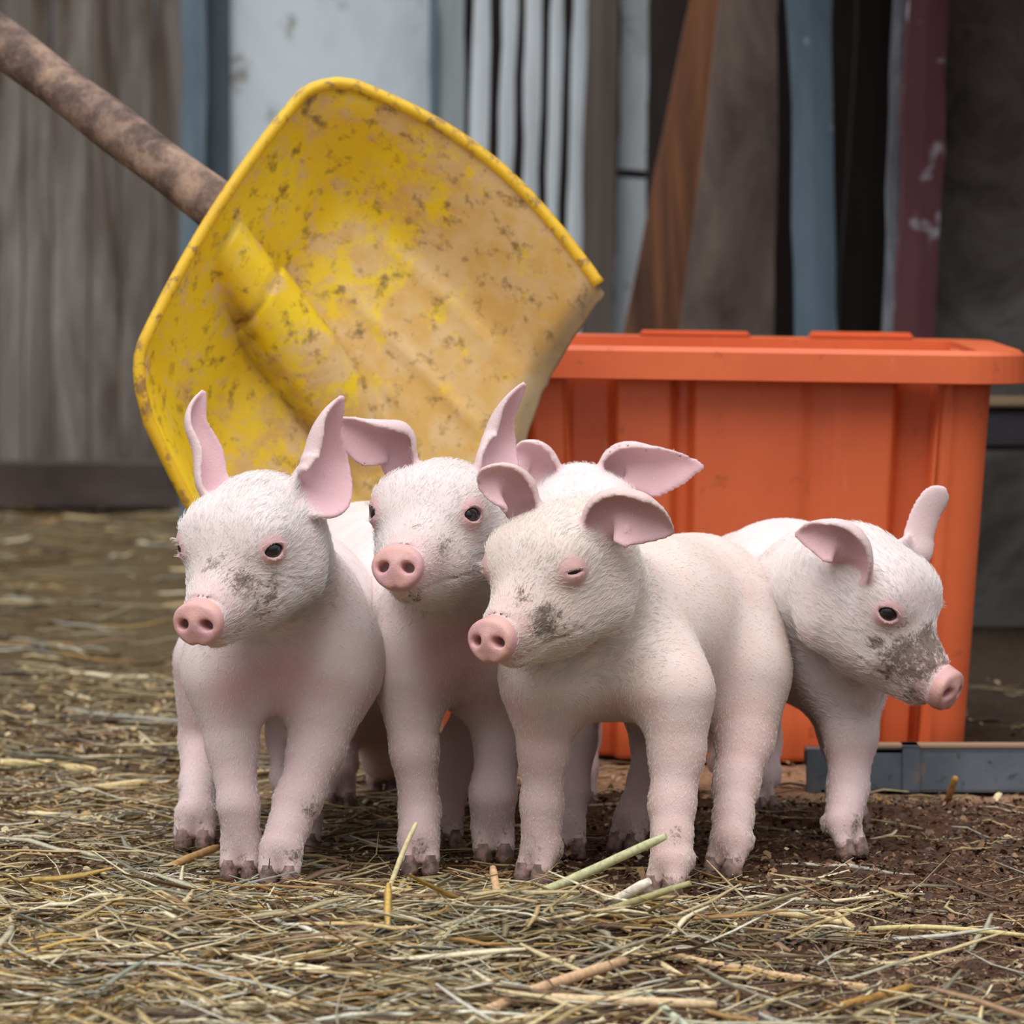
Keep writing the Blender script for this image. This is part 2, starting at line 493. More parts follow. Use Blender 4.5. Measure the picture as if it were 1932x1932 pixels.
    for e in ears:
        m = np.where(((V > e.lo - .006) & (V < e.hi + .006)).all(1))[0]
        d, ids = e.dist(V[m], True)
        ok = (ids >= 0) & (d < .0025)
        k = m[ok]; i = ids[ok]
        side = ((V[k] - e.p[i]) * e.n[i]).sum(1) > 0
        u_ = e.u[i]; w_ = np.clip((u_ - .02) / .12, 0, 1)
        earin[k] = np.where(side, .95 * w_, .25 * w_); earany[k] = w_
        pink[k] = np.maximum(pink[k], .35 * w_)
    for e, o, hh, s in eyes:
        dd = np.linalg.norm(V - (e + o*6*hs), axis=1) / hs
        pink = np.maximum(pink, .85 * np.clip((14 - dd) / 6, 0, 1))
    # muzzle is barer, jaw and legs pinker
    pink = np.maximum(pink, headw * .55 * np.clip((lq[:, 1] - 48) / 22, 0, 1) * (1 - snout))
    pz = np.clip((.215 + .035*vnoise(V, 16, 2) + .012*vnoise(V, 60, 6) - V[:, 2]) / .15, 0, 1); pz = pz*pz*(3-2*pz)
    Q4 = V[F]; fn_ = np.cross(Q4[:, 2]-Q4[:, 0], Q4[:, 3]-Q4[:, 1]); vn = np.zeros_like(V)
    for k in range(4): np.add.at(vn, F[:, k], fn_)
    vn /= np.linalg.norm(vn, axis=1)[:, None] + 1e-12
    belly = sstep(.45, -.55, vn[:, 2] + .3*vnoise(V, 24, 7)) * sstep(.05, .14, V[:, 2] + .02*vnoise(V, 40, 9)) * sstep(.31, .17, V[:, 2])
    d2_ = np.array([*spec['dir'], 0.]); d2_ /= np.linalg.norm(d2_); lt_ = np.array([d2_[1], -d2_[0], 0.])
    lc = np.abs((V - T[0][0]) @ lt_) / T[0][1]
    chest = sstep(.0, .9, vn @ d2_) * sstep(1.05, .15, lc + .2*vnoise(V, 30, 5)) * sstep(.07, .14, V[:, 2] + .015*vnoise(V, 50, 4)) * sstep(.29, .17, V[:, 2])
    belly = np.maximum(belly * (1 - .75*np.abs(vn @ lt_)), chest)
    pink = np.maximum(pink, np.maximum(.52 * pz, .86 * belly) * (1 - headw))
    for (x, y, z, R, st) in spec.get('mud', []):
        dd = np.sqrt(((lq - np.array([x, y, z]))**2).sum(1)); mud = np.maximum(mud, st * np.clip(1.25 - dd / R, 0, 1))
    mud *= (1 - .75 * snout)
    mud = np.maximum(mud, .62 * np.clip((.045 - V[:, 2]) / .035, 0, 1) * (1 - headw))
    for (x, y, Y, rp, st) in spec.get('mudpx', []):
        dd = np.linalg.norm(V - P(x, y, Y), axis=1) / (rp * S(Y)); mud = np.maximum(mud, st * np.clip(1.3 - dd, 0, 1))
    root = empty('piglet', tuple(np.mean([ft for ft, *_ in feet], 0) * [1, 1, 0]))
    set_props(root, spec['label'], 'piglet', 'piglets standing in a huddle')
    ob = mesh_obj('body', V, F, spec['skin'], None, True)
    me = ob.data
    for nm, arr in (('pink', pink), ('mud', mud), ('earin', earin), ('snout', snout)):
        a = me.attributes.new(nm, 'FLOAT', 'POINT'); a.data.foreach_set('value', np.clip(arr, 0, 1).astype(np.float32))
    reparent(ob, root)
    # ---- eyes
    for e, o, hh, s in eyes:
        bm = bmesh.new(); bmesh.ops.create_uvsphere(bm, u_segments=20, v_segments=14, radius=7.6*hs)
        ey = bpy.data.meshes.new('eye'); bm.to_mesh(ey); bm.free(); ey.materials.append(M_eye)
        ey.polygons.foreach_set('use_smooth', np.ones(len(ey.polygons), bool))
        eo = bpy.data.objects.new('eye', ey); eo.location = Vector(e + o*0.3*hs); COL.objects.link(eo); reparent(eo, root); eo['label'] = 'dark glossy eye'
    # ---- hooves
    for ft, h3, lat, fr in feet:
        for s in (-1, 1):
            ce = ft + lat * s * fr * .52 + h3 * fr * .34
            rings = []
            for zz, sc_ in ((.0, 1.0), (.004, 1.02), (.009, .9), (.014, .70)):
                for j in range(10):
                    a = 2*math.pi*j/10; cx, cy = math.cos(a), math.sin(a)
                    fwd = cx * (.62 if cx > 0 else .46) * fr * sc_ * (1.12 - .012/.014*zz*10); la = cy * .46 * fr * sc_
                    rings.append(ce + h3 * fwd + lat * la + np.array([0, 0, zz]))
            Fh = [[i*10+j, i*10+(j+1) % 10, (i+1)*10+(j+1) % 10, (i+1)*10+j] for i in range(3) for j in range(10)] + [list(range(9, -1, -1)), [30+j for j in range(10)]]
            ho = mesh_obj('hoof', rings, Fh, M_hoof, None, True); reparent(ho, root); ho['label'] = 'dark cloven hoof'
    # ---- bristles
    N_h = spec.get('hairs', 16000)
    Q4 = V[F]; nrm = np.cross(Q4[:, 2]-Q4[:, 0], Q4[:, 3]-Q4[:, 1]); ar = np.linalg.norm(nrm, axis=1); nrm /= ar[:, None] + 1e-15
    fv = F[:, 0]
    toc = np.array([0, 0, CAMH]) - Q4[:, 0]
    dens = ar * np.clip(1 - snout[fv]*2, 0, 1) * (1 - .9*earany[fv]) * (1 + 2.0*headw[fv]) * np.where((nrm*toc).sum(1) > -.12, 1, .18)
    dens *= (Q4[:, 0, 2] > .015) * (1 - .7*pink[fv]*(1 - headw[fv])) * (1 + 1.6*(1 - headw[fv])*sstep(.14, .10, Q4[:, 0, 2]))
    for e, o, hh, s in eyes:
        dd = np.linalg.norm(Q4[:, 0] - (e + o*6*hs), axis=1) / hs; dens *= np.clip((dd - 9) / 3, 0.0, 1)
    rng = np.random.default_rng(spec['seed'])
    pick = rng.choice(len(F), N_h, p=dens / dens.sum()); w = rng.random((N_h, 2))
    base = Q4[pick, 0] * (1-w[:, :1]) * (1-w[:, 1:]) + Q4[pick, 1] * w[:, :1] * (1-w[:, 1:]) + Q4[pick, 2] * w[:, :1] * w[:, 1:] + Q4[pick, 3] * (1-w[:, :1]) * w[:, 1:]
    nn = nrm[pick]; hw = headw[fv[pick]][:, None]; er = earany[fv[pick]][:, None]
    back = T[-1][0] - T[0][0]; back /= np.linalg.norm(back)
    legw = np.clip((.20 - base[:, 2:3]) / .13, 0, 1)
    flow = hw * (-f + .25*u) + (1-hw) * ((1-legw) * (back + [0, 0, -.75]) + legw * np.array([0, 0, -1.])) 
    flow = flow * (1-er) + er * (u*.8 + r*.0) + rng.normal(0, .2, (N_h, 3)) + (.18 + .32*hw)*np.stack([vnoise(base, 55, 3), vnoise(base, 55, 4), vnoise(base, 55, 5)], 1)
    flow -= (flow*nn).sum(1)[:, None]*nn; flow /= np.linalg.norm(flow, axis=1)[:, None] + 1e-9
    lq_ = (base - c) @ A.T / hs
    L = (.0027 + .0037*hw[:, 0]*np.clip((55 - lq_[:, 1])/25, .2, 1)) * rng.uniform(.6, 1.35, N_h) * np.clip(1 - .65*er[:, 0], 0, 1)
    L *= np.where(rng.random(N_h) < .02, 1.7, 1)
    t = np.linspace(0, 1, 4)
    pts = base[:, None] + flow[:, None] * (L[:, None]*t)[..., None] + nn[:, None] * (L[:, None] * ((.18 + .12*hw)*t - (.09 + .07*hw)*t*t))[..., None]
    pts += rng.normal(0, .0003, pts.shape) * t[None, :, None]
    lash = []
    for e, o, hh, s in eyes:
        v = u - (u @ o)*o; v /= np.linalg.norm(v); w_ = np.cross(o, v)
        for q in np.linspace(-1, 1, 16):
            for z_, dn in ((1, -.15), (-1, .3)):
                if z_ < 0 and rng.random() < .5: continue
                b0 = e + hs*(w_*q*5.6 + v*z_*(hh*(1-.55*q*q) + .8) + o*(7.6 - 2.2*q*q))
                l_ = hs*rng.uniform(4.5, 7.5)*(1 if z_ > 0 else .6)
                lash.append([b0 + t_*l_*(o*.8 + v*z_*(.45 - .35*t_ + dn*0) + w_*q*.35 + rng.normal(0, .05, 3)) for t_ in np.linspace(0, 1, 4)])
    nl = len(lash); pts = np.concatenate([pts, np.array(lash)]); N_h += nl
    mudc = np.concatenate([np.clip((mud[fv[pick]]*.9 + .42*vnoise(base, 240, 8) + .25*vnoise(base, 90, 9) - .52)*3 + rng.normal(0, .15, N_h-nl), 0, .9), np.zeros(nl)])
    hc_ = bpy.data.hair_curves.new('bristles'); hc_.add_curves([4]*N_h)
    hc_.attributes['position'].data.foreach_set('vector', pts.astype(np.float32).ravel())
    ra = hc_.attributes.new('radius', 'FLOAT', 'POINT'); ra.data.foreach_set('value', np.tile(np.array([.00011, .0001, .00008, .00003], np.float32), N_h))
    am = hc_.attributes.new('mud', 'FLOAT', 'CURVE'); am.data.foreach_set('value', mudc.astype(np.float32))
    hc_.materials.append(spec['hair'])
    hob = bpy.data.objects.new('bristles', hc_); COL.objects.link(hob); reparent(hob, root); hob['kind'] = 'stuff'; hob['label'] = 'fine short white bristles'
    return root

WHITE, PINKC, WARM = srgb(240, 233, 231), srgb(220, 168, 168), srgb(236, 220, 216)
SK_A = skin_material('piglet_skin_white', WHITE, PINKC, WARM)
SK_B = skin_material('piglet_skin_cream', srgb(240, 228, 219), srgb(216, 166, 164), srgb(236, 214, 199))
HA_A = hair_material('bristle_white', srgb(242, 237, 233))
HA_B = hair_material('bristle_cream', srgb(243, 235, 223))

PIGS = []
PIGS.append(dict(seed=1, skin=SK_A, hair=HA_A, hairs=20000, label='piglet at the left of the huddle with both ears upright and muddy cheek', dir=(-.12, -1),
    head=dict(c=(483, 1032, 2.95), yaw=25, pitch=17),
    torso=[(532, 1186, 3.065, 156), (540, 1165, 3.15, 163), (545, 1165, 3.27, 155)],
    bulk=[(440, 1240, 3.03, 88), (622, 1225, 3.04, 92)],
    legs=[dict(pts=[(425, 1290, 3.02, 66), (438, 1410, 3.015, 46), (450, 1520, 3.0, 36)], foot=(452, 1665), r=39),
          dict(pts=[(636, 1280, 3.03, 74), (598, 1415, 3.02, 50), (560, 1515, 3.0, 42)], foot=(527, 1675), r=41),
          dict(pts=[(410, 1250, 3.24, 85), (385, 1400, 3.25, 45), (375, 1480, 3.21, 34)], foot=(366, 1605), r=40),
          dict(pts=[(600, 1250, 3.24, 85), (548, 1390, 3.26, 42), (545, 1470, 3.22, 32)], foot=(570, 1612), r=36)],
    ears=[dict(spine=[(392, 915, 0), (384, 855, .005), (366, 795, .008), (383, 740, .01)], lat=[(1, .25, .5), (1, .2, .5), (1, .1, .4), (1, .3, .3)], w=[(50, 40), (54, 36), (38, 22), (10, 9)], curl=[(1.8, .6), (2.4, .6), (2.3, .6), (1.2, .5)], open=(-.2, 0, -1)),
          dict(spine=[(600, 930, .012), (604, 870, .02), (612, 812, .018), (645, 750, .012)], lat=[(1, .1, .3), (1, .05, .4), (1, .1, .4), (1, .35, .3)], w=[(90, 62), (100, 54), (70, 32), (12, 9)], curl=[(2.0, .5), (2.7, .4), (2.8, .4), (1.4, .4)], open=(.2, 0, -1))],
    mud=[(16, 54, -4, 20, 1.0), (24, 46, -16, 18, .8), (0, 54, 6, 15, .7), (12, 62, -32, 13, .7), (26, 38, -2, 14, .7)],
    mudpx=[(575, 1530, 2.99, 40, .8), (420, 1545, 3.0, 26, .8), (435, 1620, 2.98, 26, .6), (550, 1620, 2.97, 36, .7)]))
PIGS.append(dict(seed=2, skin=SK_A, hair=HA_A, hairs=17000, label='piglet second from the left looking straight out, one ear flopped sideways', dir=(.1, -1),
    head=dict(c=(832, 999, 2.98), yaw=17.6, pitch=0),
    torso=[(846, 1194, 3.10, 132), (780, 1140, 3.22, 140), (692, 1095, 3.37, 150)],
    bulk=[(780, 1234, 3.06, 72), (905, 1234, 3.08, 72)],
    legs=[dict(pts=[(775, 1290, 3.05, 64), (782, 1420, 3.04, 42), (792, 1530, 3.04, 36)], foot=(790, 1655), r=39),
          dict(pts=[(925, 1290, 3.09, 60), (940, 1400, 3.09, 42), (930, 1500, 3.08, 41)], foot=(930, 1632), r=40),
          dict(pts=[(600, 1220, 3.40, 70), (640, 1380, 3.42, 38), (645, 1440, 3.40, 28)], foot=(640, 1532), r=30),
          dict(pts=[(712, 1240, 3.42, 84), (708, 1350, 3.45, 60), (722, 1430, 3.46, 36)], foot=(722, 1500), r=32)],
    ears=[dict(spine=[(742, 858, -.008), (735, 822, -.012), (690, 826, -.02), (618, 794, -.026)], lat=[(1, .1, .3), (.75, -.65, .2), (.1, -1, .1), (-.1, -1, 0)], w=[(28, 60), (42, 72), (52, 64), (10, 12)], curl=[(.5, 2.0), (.4, 2.7), (.3, 2.5), (.3, 1.2)], open=(0, .2, -1)),
          dict(spine=[(932, 880, .005), (938, 830, .012), (948, 785, .01), (988, 725, 0)], lat=[(1, .1, .3), (1, .15, .4), (1, .2, .4), (.8, .6, .3)], w=[(68, 44), (74, 34), (52, 22), (9, 8)], curl=[(1.9, .5), (2.6, .4), (2.6, .4), (1.3, .4)], open=(.25, 0, -1))],
    mud=[(18, 58, -10, 18, .75), (22, 48, -20, 14, .6), (4, 70, -38, 11, .9), (0, 62, 2, 13, .4), (20, 40, 12, 9, .5)],
    mudpx=[(775, 1560, 3.03, 34, .5), (760, 1640, 3.0, 30, .6)]))
PIGS.append(dict(seed=3, skin=SK_B, hair=HA_B, hairs=20000, label='cream piglet in front with eyes squeezed nearly shut and folded ears', dir=(-.62, -.78), pink0=.18,
    head=dict(c=(1067, 1080, 2.93), yaw=36, pitch=13, open=(.9, 1.1)),
    torso=[(1122, 1204, 3.015, 158), (1215, 1185, 3.08, 166), (1308, 1170, 3.155, 166)],
    bulk=[(1235, 1260, 2.985, 92), (1040, 1260, 2.98, 80), (1385, 1235, 3.12, 95)],
    legs=[dict(pts=[(1025, 1300, 2.985, 66), (1025, 1420, 2.985, 44), (1022, 1520, 2.985, 37)], foot=(1014, 1672), r=39),
          dict(pts=[(1275, 1310, 2.955, 74), (1277, 1420, 2.95, 50), (1268, 1520, 2.94, 41)], foot=(1262, 1697), r=42),
          dict(pts=[(1400, 1280, 3.09, 90), (1405, 1400, 3.07, 52), (1388, 1480, 3.05, 41)], foot=(1375, 1660), r=41),
          dict(pts=[(1230, 1280, 3.17, 80), (1238, 1400, 3.19, 44), (1222, 1480, 3.17, 36)], foot=(1190, 1612), r=38)],
    ears=[dict(spine=[(976, 945, -.012), (962, 912, -.02), (936, 905, -.028), (906, 920, -.03)], lat=[(1, .2, .3), (.8, -.6, .2), (.1, -1, .1), (-.4, -.95, 0)], w=[(30, 66), (36, 72), (66, 48), (44, 26)], curl=[(.5, 2.0), (.5, 2.7), (.8, 2.0), (.7, 1.0)], open=(-.2, .5, -1)),
          dict(spine=[(1138, 1000, -.01), (1152, 962, -.016), (1200, 968, -.018), (1268, 1004, -.014)], lat=[(-1, .1, .2), (-.7, -.7, .2), (0, -1, .1), (.4, -1, 0)], w=[(40, 60), (58, 72), (72, 76), (18, 18)], curl=[(.6, 1.9), (.6, 2.6), (.7, 2.7), (.4, 1.6)], open=(.1, .1, -1))],
    mud=[(20, 58, -14, 18, 1.0), (10, 62, 2, 13, .8), (28, 44, -22, 14, .6), (6, 68, -38, 10, .8)],
    mudpx=[(985, 1570, 2.97, 26, 1.0), (1280, 1570, 2.91, 34, 1.1), (1265, 1625, 2.9, 40, .6), (1375, 1650, 3.0, 36, .6)]))
PIGS.append(dict(seed=4, skin=SK_A, hair=HA_A, hairs=14000, label='piglet at the right in profile with mud-caked muzzle in front of orange tub', dir=(.7, -.7),
    head=dict(c=(1624, 1126, 3.1), yaw=-58, pitch=30),
    torso=[(1545, 1170, 3.18, 128), (1480, 1148, 3.27, 158), (1425, 1150, 3.40, 152)],
    bulk=[(1580, 1240, 3.15, 80), (1540, 1110, 3.16, 108)],
    legs=[dict(pts=[(1595, 1270, 3.15, 78), (1605, 1390, 3.14, 48), (1600, 1490, 3.13, 36)], foot=(1600, 1622), r=36),
          dict(pts=[(1560, 1260, 3.27, 70), (1590, 1390, 3.28, 42), (1602, 1480, 3.27, 32)], foot=(1606, 1565), r=33),
          dict(pts=[(1400, 1270, 3.36, 80), (1432, 1400, 3.39, 40), (1440, 1460, 3.37, 30)], foot=(1434, 1540), r=32),
          dict(pts=[(1340, 1260, 3.46, 80), (1370, 1390, 3.49, 40), (1385, 1450, 3.47, 30)], foot=(1380, 1500), r=32)],
    ears=[dict(spine=[(1604, 1050, -.014), (1592, 1020, -.02), (1562, 1010, -.02), (1503, 1008, -.012)], lat=[(1, .2, .1), (.9, -.4, .1), (.4, -.9, 0), (.1, -1, 0)], w=[(36, 70), (50, 74), (50, 54), (10, 12)], curl=[(.6, 2.0), (.6, 2.7), (.6, 2.5), (.4, 1.2)], open=(-.2, .1, -1)),
          dict(spine=[(1728, 1040, .004), (1738, 1005, .008), (1752, 962, .01), (1780, 922, .01)], lat=[(1, .1, .3), (1, .1, .3), (1, .3, .3), (.8, .7, .2)], w=[70, 58, 54, 46], curl=[(.8, .8), (.7, .7), (.4, .4), (.3, .3)], open=(.4, 0, 1))],
    mud=[(-16, 62, -8, 24, 1.4), (-4, 64, 4, 18, 1.4), (-22, 52, -18, 19, 1.1), (-10, 70, -30, 14, .8), (-30, 38, -10, 9, 1.1), (-24, 48, 8, 10, .7)],
    mudpx=[(1790, 1262, 3.02, 34, .8), (1625, 1560, 3.1, 26, .9), (1640, 1500, 3.1, 18, .6)]))
PIGS.append(dict(seed=5, vox=.0021, skin=SK_A, hair=HA_A, hairs=6000, label='piglet at the back whose ears show over the cream piglet in front', dir=(.05, -1),
    head=dict(c=(1098, 1002, 3.14), yaw=-6, pitch=6),
    torso=[(1030, 1150, 3.25, 128), (1020, 1140, 3.36, 136), (1020, 1150, 3.46, 130)],
    legs=[dict(pts=[(940, 1270, 3.22, 60), (870, 1400, 3.2, 36), (850, 1490, 3.18, 30)], foot=(842, 1605), r=32),
          dict(pts=[(1085, 1270, 3.2, 60), (1085, 1400, 3.17, 38), (1078, 1500, 3.15, 32)], foot=(1072, 1622), r=34),
          dict(pts=[(930, 1270, 3.45, 66), (900, 1380, 3.47, 36), (895, 1440, 3.46, 30)], foot=(900, 1505), r=30),
          dict(pts=[(1080, 1270, 3.42, 66), (1095, 1390, 3.44, 36), (1098, 1450, 3.42, 28)], foot=(1096, 1530), r=30)],
    ears=[dict(spine=[(1022, 895, 0), (1012, 866, -.005), (995, 858, -.01), (968, 860, -.014)], lat=[(1, 0, .3), (.8, -.5, .2), (.3, -1, .1), (.1, -1, .1)], w=[(28, 54), (30, 60), (36, 52), (18, 18)], curl=[(.5, 1.9), (.4, 2.6), (.4, 2.3), (.4, .9)], open=(0, 0, -1)),
          dict(spine=[(1168, 895, -.004), (1182, 868, -.008), (1240, 884, -.012), (1326, 880, -.016)], lat=[(-1, .1, .2), (-.75, -.65, .2), (-.1, -1, .1), (.05, -1, .1)], w=[(30, 58), (34, 68), (54, 62), (10, 10)], curl=[(.5, 2.0), (.4, 2.6), (.3, 1.9), (.3, .7)], open=(0, .1, -1))],
    mud=[]))
for s_ in PIGS: build_piglet(s_)

# ------------------------------------------------------------------ ground
def sstep(a, b, x):
    t = np.clip((x - a) / (b - a), 0, 1); return t*t*(3-2*t)
def ground_h(x, y):
    Q = np.stack([x, y, np.zeros_like(x)], 1)
    h = .0025*vnoise(Q, 18, 1) + .0022*vnoise(Q, 55, 2) + .0016*vnoise(Q, 140, 3) - .002
    lump = np.exp(-(((x - .06)/.14)**2 + ((y - 3.37)/.05)**2)) * .010 + np.exp(-(((x - .26)/.12)**2 + ((y - 3.32)/.06)**2)) * .006
    h += lump * (1 + .6*vnoise(Q, 70, 5))
    h += .016 * np.exp(-(((x - .01)/.13)**2 + ((y - 2.70)/.09)**2))          # heap under the straw
    h += .008 * np.exp(-(((x + .25)/.2)**2 + ((y - 2.65)/.12)**2))
    return h
xs = np.concatenate([-np.geomspace(8, .66, 26), np.arange(-.64, .641, .0065), np.geomspace(.66, 8, 26)])
ys = np.concatenate([np.linspace(-4, 2.2, 20), np.arange(2.25, 3.8, .0065), np.arange(3.8, 5.2, .015), np.geomspace(5.22, 16, 40)])
gx, gy = np.meshgrid(xs, ys, indexing='ij'); X, Yg = gx.ravel(), gy.ravel()
Z = ground_h(X, Yg)
nI, nJ = gx.shape
ii, jj = np.meshgrid(np.arange(nI-1), np.arange(nJ-1), indexing='ij'); a_ = (ii*nJ + jj).ravel()
GF = np.stack([a_, a_+nJ, a_+nJ+1, a_+1], 1)
Q = np.stack([X, Yg, np.zeros_like(X)], 1)
n1, n2, n3 = vnoise(Q, 6, 11), vnoise(Q, 22, 12), vnoise(Q, 90, 13)
def lerp(a, b, t): return a + (b - a) * t[:, None]
c_peat, c_tan, c_straw, c_dark = [np.array(srgb(*c)) for c in ((108, 78, 60), (186, 148, 116), (126, 104, 74), (70, 50, 40))]
col = np.tile(c_peat, (len(X), 1))
col = lerp(col, c_straw, np.clip(sstep(.05, -.25, X + .1*n1)*.8, 0, 1))
col = lerp(col, c_dark, np.clip(.5*n2 + .3*n3 - .05, 0, .8))
slab = sstep(3.40, 3.45, Yg + .02*n2 + .012*n3) * sstep(4.2, 3.9, Yg) * sstep(-.35, -.15, X)
col = lerp(col, c_tan, slab * .9)
col = lerp(col, np.array(srgb(150, 118, 88)), .45 * sstep(3.15, 3.35, Yg) * sstep(-.05, -.15, X) * sstep(3.9, 3.5, Yg))
col = lerp(col, np.array(srgb(104, 88, 62)), sstep(3.7, 4.2, Yg) * (X < .35) * .8)
col = lerp(col, np.array(srgb(72, 58, 46)), sstep(3.55, 3.7, Yg) * sstep(.3, .36, X))
m = N('dirt_floor')
co = m.coord('Object')
t_ = m.attr('tint', 'Color')
v = m.ramp(m.noise(co, 130, 6, .75, .4), [(.3, .45), (.5, 1.0), (.72, 1.5)])
m.color(m.mix(1.0, t_, v, 'MULTIPLY')); m.rough(.95); m.b.inputs['Specular IOR Level'].default_value = .15
m.bump(m.noise(co, 220, 6, .8), .8, .004)
fl = mesh_obj('floor', np.stack([X, Yg, Z], 1), GF, m.m, None, True, np.hstack([col, np.ones((len(col), 1))]))
set_props(fl, 'dirt floor of the pen, brown and crumbly with a tan slab at the back', None, None, 'structure')

# ------------------------------------------------------------------ straw
m = N('dry_straw'); tn = m.attr('tint', 'Color')
co = m.coord('Object', (1, 1, 1))
m.color(m.mix(1.0, tn, m.ramp(m.noise(co, 320, 3, .6), [(.3, .7), (.7, 1.15)]), 'MULTIPLY')); m.rough(.55); m.b.inputs['Specular IOR Level'].default_value = .35
M_straw = m.m
PAL = np.array([srgb(*c) for c in ((214, 192, 144), (236, 220, 182), (200, 172, 120), (188, 180, 152), (176, 134, 76), (214, 208, 188), (158, 126, 94), (112, 84, 62), (200, 162, 84), (168, 168, 146))])
PW = np.array([.2, .14, .17, .1, .08, .06, .1, .07, .05, .03]); PW /= PW.sum()
def strands(x, y, z, ang, tilt, L, w, colr, rng, bend=.5, thick=.32, nseg=5):
    n = len(x); t = np.linspace(-.5, .5, nseg)
    a = ang[:, None] + bend * rng.normal(0, 1, (n, 1)) * t[None]**1 + (rng.random((n, 1)) < .15) * rng.normal(0, .7, (n, 1)) * (t[None] > 0.1)
    dx, dy = np.cos(a), np.sin(a); ds = L[:, None] / (nseg - 1)
    px = np.concatenate([np.zeros((n, 1)), np.cumsum((dx[:, 1:] + dx[:, :-1]) / 2 * ds, 1)], 1); py = np.concatenate([np.zeros((n, 1)), np.cumsum((dy[:, 1:] + dy[:, :-1]) / 2 * ds, 1)], 1)
    px += x[:, None] - px.mean(1, keepdims=True); py += y[:, None] - py.mean(1, keepdims=True)
    gz = ground_h(px.ravel(), py.ravel()).reshape(n, nseg)
    gz = .35*gz + .65*gz.mean(1, keepdims=True)
    pz = np.maximum(gz + z[:, None] + np.sin(tilt)[:, None] * L[:, None] * t[None] + rng.normal(0, .0012, (n, nseg)), ground_h(px.ravel(), py.ravel()).reshape(n, nseg) + .0006)
    C = np.stack([px, py, pz], -1)
    Tn = np.gradient(C, axis=1); Tn /= np.linalg.norm(Tn, axis=2, keepdims=True) + 1e-9
    side = np.stack([-Tn[..., 1], Tn[..., 0], 0*Tn[..., 0]], -1); side /= np.linalg.norm(side, axis=2, keepdims=True) + 1e-9
    up = np.cross(Tn, side); ro = rng.uniform(-.6, .6, (n, 1, 1))
    s2 = side*np.cos(ro) + up*np.sin(ro); u2 = up*np.cos(ro) - side*np.sin(ro)
    tap = np.array([.55] + [1]*(nseg-2) + [.5])[None, :, None] * w[:, None, None] / 2
    V = np.stack([C + s2*tap, C + u2*tap*thick, C - s2*tap, C - u2*tap*thick], 2)   # n,nseg,4,3
    base = (np.arange(n)[:, None, None] * nseg + np.arange(nseg-1)[None, :, None]) * 4
    k = np.arange(4)[None, None]; k1 = (k + 1) % 4
    F = np.stack([base + k, base + k1, base + 4 + k1, base + 4 + k], -1).reshape(-1, 4)
    cc = np.repeat(colr, nseg*4, 0)
    return V.reshape(-1, 3), F, np.hstack([cc, np.ones((len(cc), 1))])
def pick_col(n, rng, dark=0.):
    c = PAL[rng.choice(len(PAL), n, p=PW)] * rng.uniform(.62, 1.12, (n, 1))
    k = rng.random(n) < dark; c[k] *= rng.uniform(.3, .65, (k.sum(), 1)); return c
def scatter(n, x0, x1, y0, y1, dens, rng):
    out = []; tot = 0
    while tot < n:
        x = rng.uniform(x0, x1, n*2); y = rng.uniform(y0, y1, n*2); k = rng.random(n*2) < dens(x, y)
        out.append(np.stack([x[k], y[k]], 1)); tot += k.sum()
    q = np.vstack(out)[:n]; return q[:, 0], q[:, 1]
rng = np.random.default_rng(21)
def straw_layer(name, label, n, x0, x1, y0, y1, dens, Lr, wr, zmax, angs, dark, cat='straw', bend=.5, tl=.06):
    x, y = scatter(n, x0, x1, y0, y1, dens, rng)
    ang = rng.normal(0, angs, n) + (rng.random(n) < .5) * math.pi
    L = rng.uniform(Lr[0], Lr[1], n) * rng.uniform(.5, 1, n); w = rng.uniform(wr[0], wr[1], n)
    z = rng.random(n)**1.6 * zmax * np.clip(dens(x, y) * 1.3, .15, 1) + .001
    V, F, c = strands(x, y, z, ang, rng.normal(0, tl, n), L, w, pick_col(n, rng, dark), rng, bend)
    o = mesh_obj(name, V, F, M_straw, None, False, c); set_props(o, label, cat, None, 'stuff'); return o
pile = lambda x, y: np.clip(np.exp(-(((x - .0)/.15)**2 + ((y - 2.72)/.13)**2)) * 1.0 + .62*sstep(.06, -.12, x)*sstep(3.0, 2.85, y) + .25*sstep(2.62, 2.45, y) + .07, 0, 1)
straw_layer('straw_bed', 'thick bed of pale tangled straw heaped in the foreground', 5200, -.95, .5, 2.3, 2.98, pile, (.03, .15), (.0014, .0056), .017, .6, .22, tl=.16)
straw_layer('fine_hay', 'fine grey-green hay threads lying over the foreground straw', 3500, -.95, .5, 2.3, 3.05, lambda x, y: np.clip(pile(x, y) + .05, 0, 1), (.02, .10), (.0005, .0014), .018, .9, .4, bend=1.4, tl=.3)
straw_layer('trampled_straw', 'short trampled straw between and behind the piglets', 4000, -1.0, .5, 2.95, 4.6, lambda x, y: np.clip(.12 + .8*sstep(.05, -.1, x), 0, 1) * (1 - .8*sstep(3.2, 4.4, y)) * (1 - .7*sstep(3.38, 3.45, y)*sstep(-.3, -.1, x)), (.015, .12), (.0008, .005), .007, .55, .35, tl=.1)
straw_layer('far_litter', 'straw litter covering the ground back to the boarded wall', 2600, -2.2, .45, 3.4, 7.1, lambda x, y: np.clip(sstep(.3, -.1, x)*.9 + .1, 0, 1), (.03, .16), (.002, .008), .01, .6, .6)
straw_layer('broken_stalks', 'broad broken stalks lying loose on top of the straw bed', 400, -.9, .45, 2.32, 3.0, lambda x, y: np.clip(pile(x, y) + .04, 0, 1), (.04, .15), (.0038, .0065), .024, .75, .05, bend=.25, tl=.2)
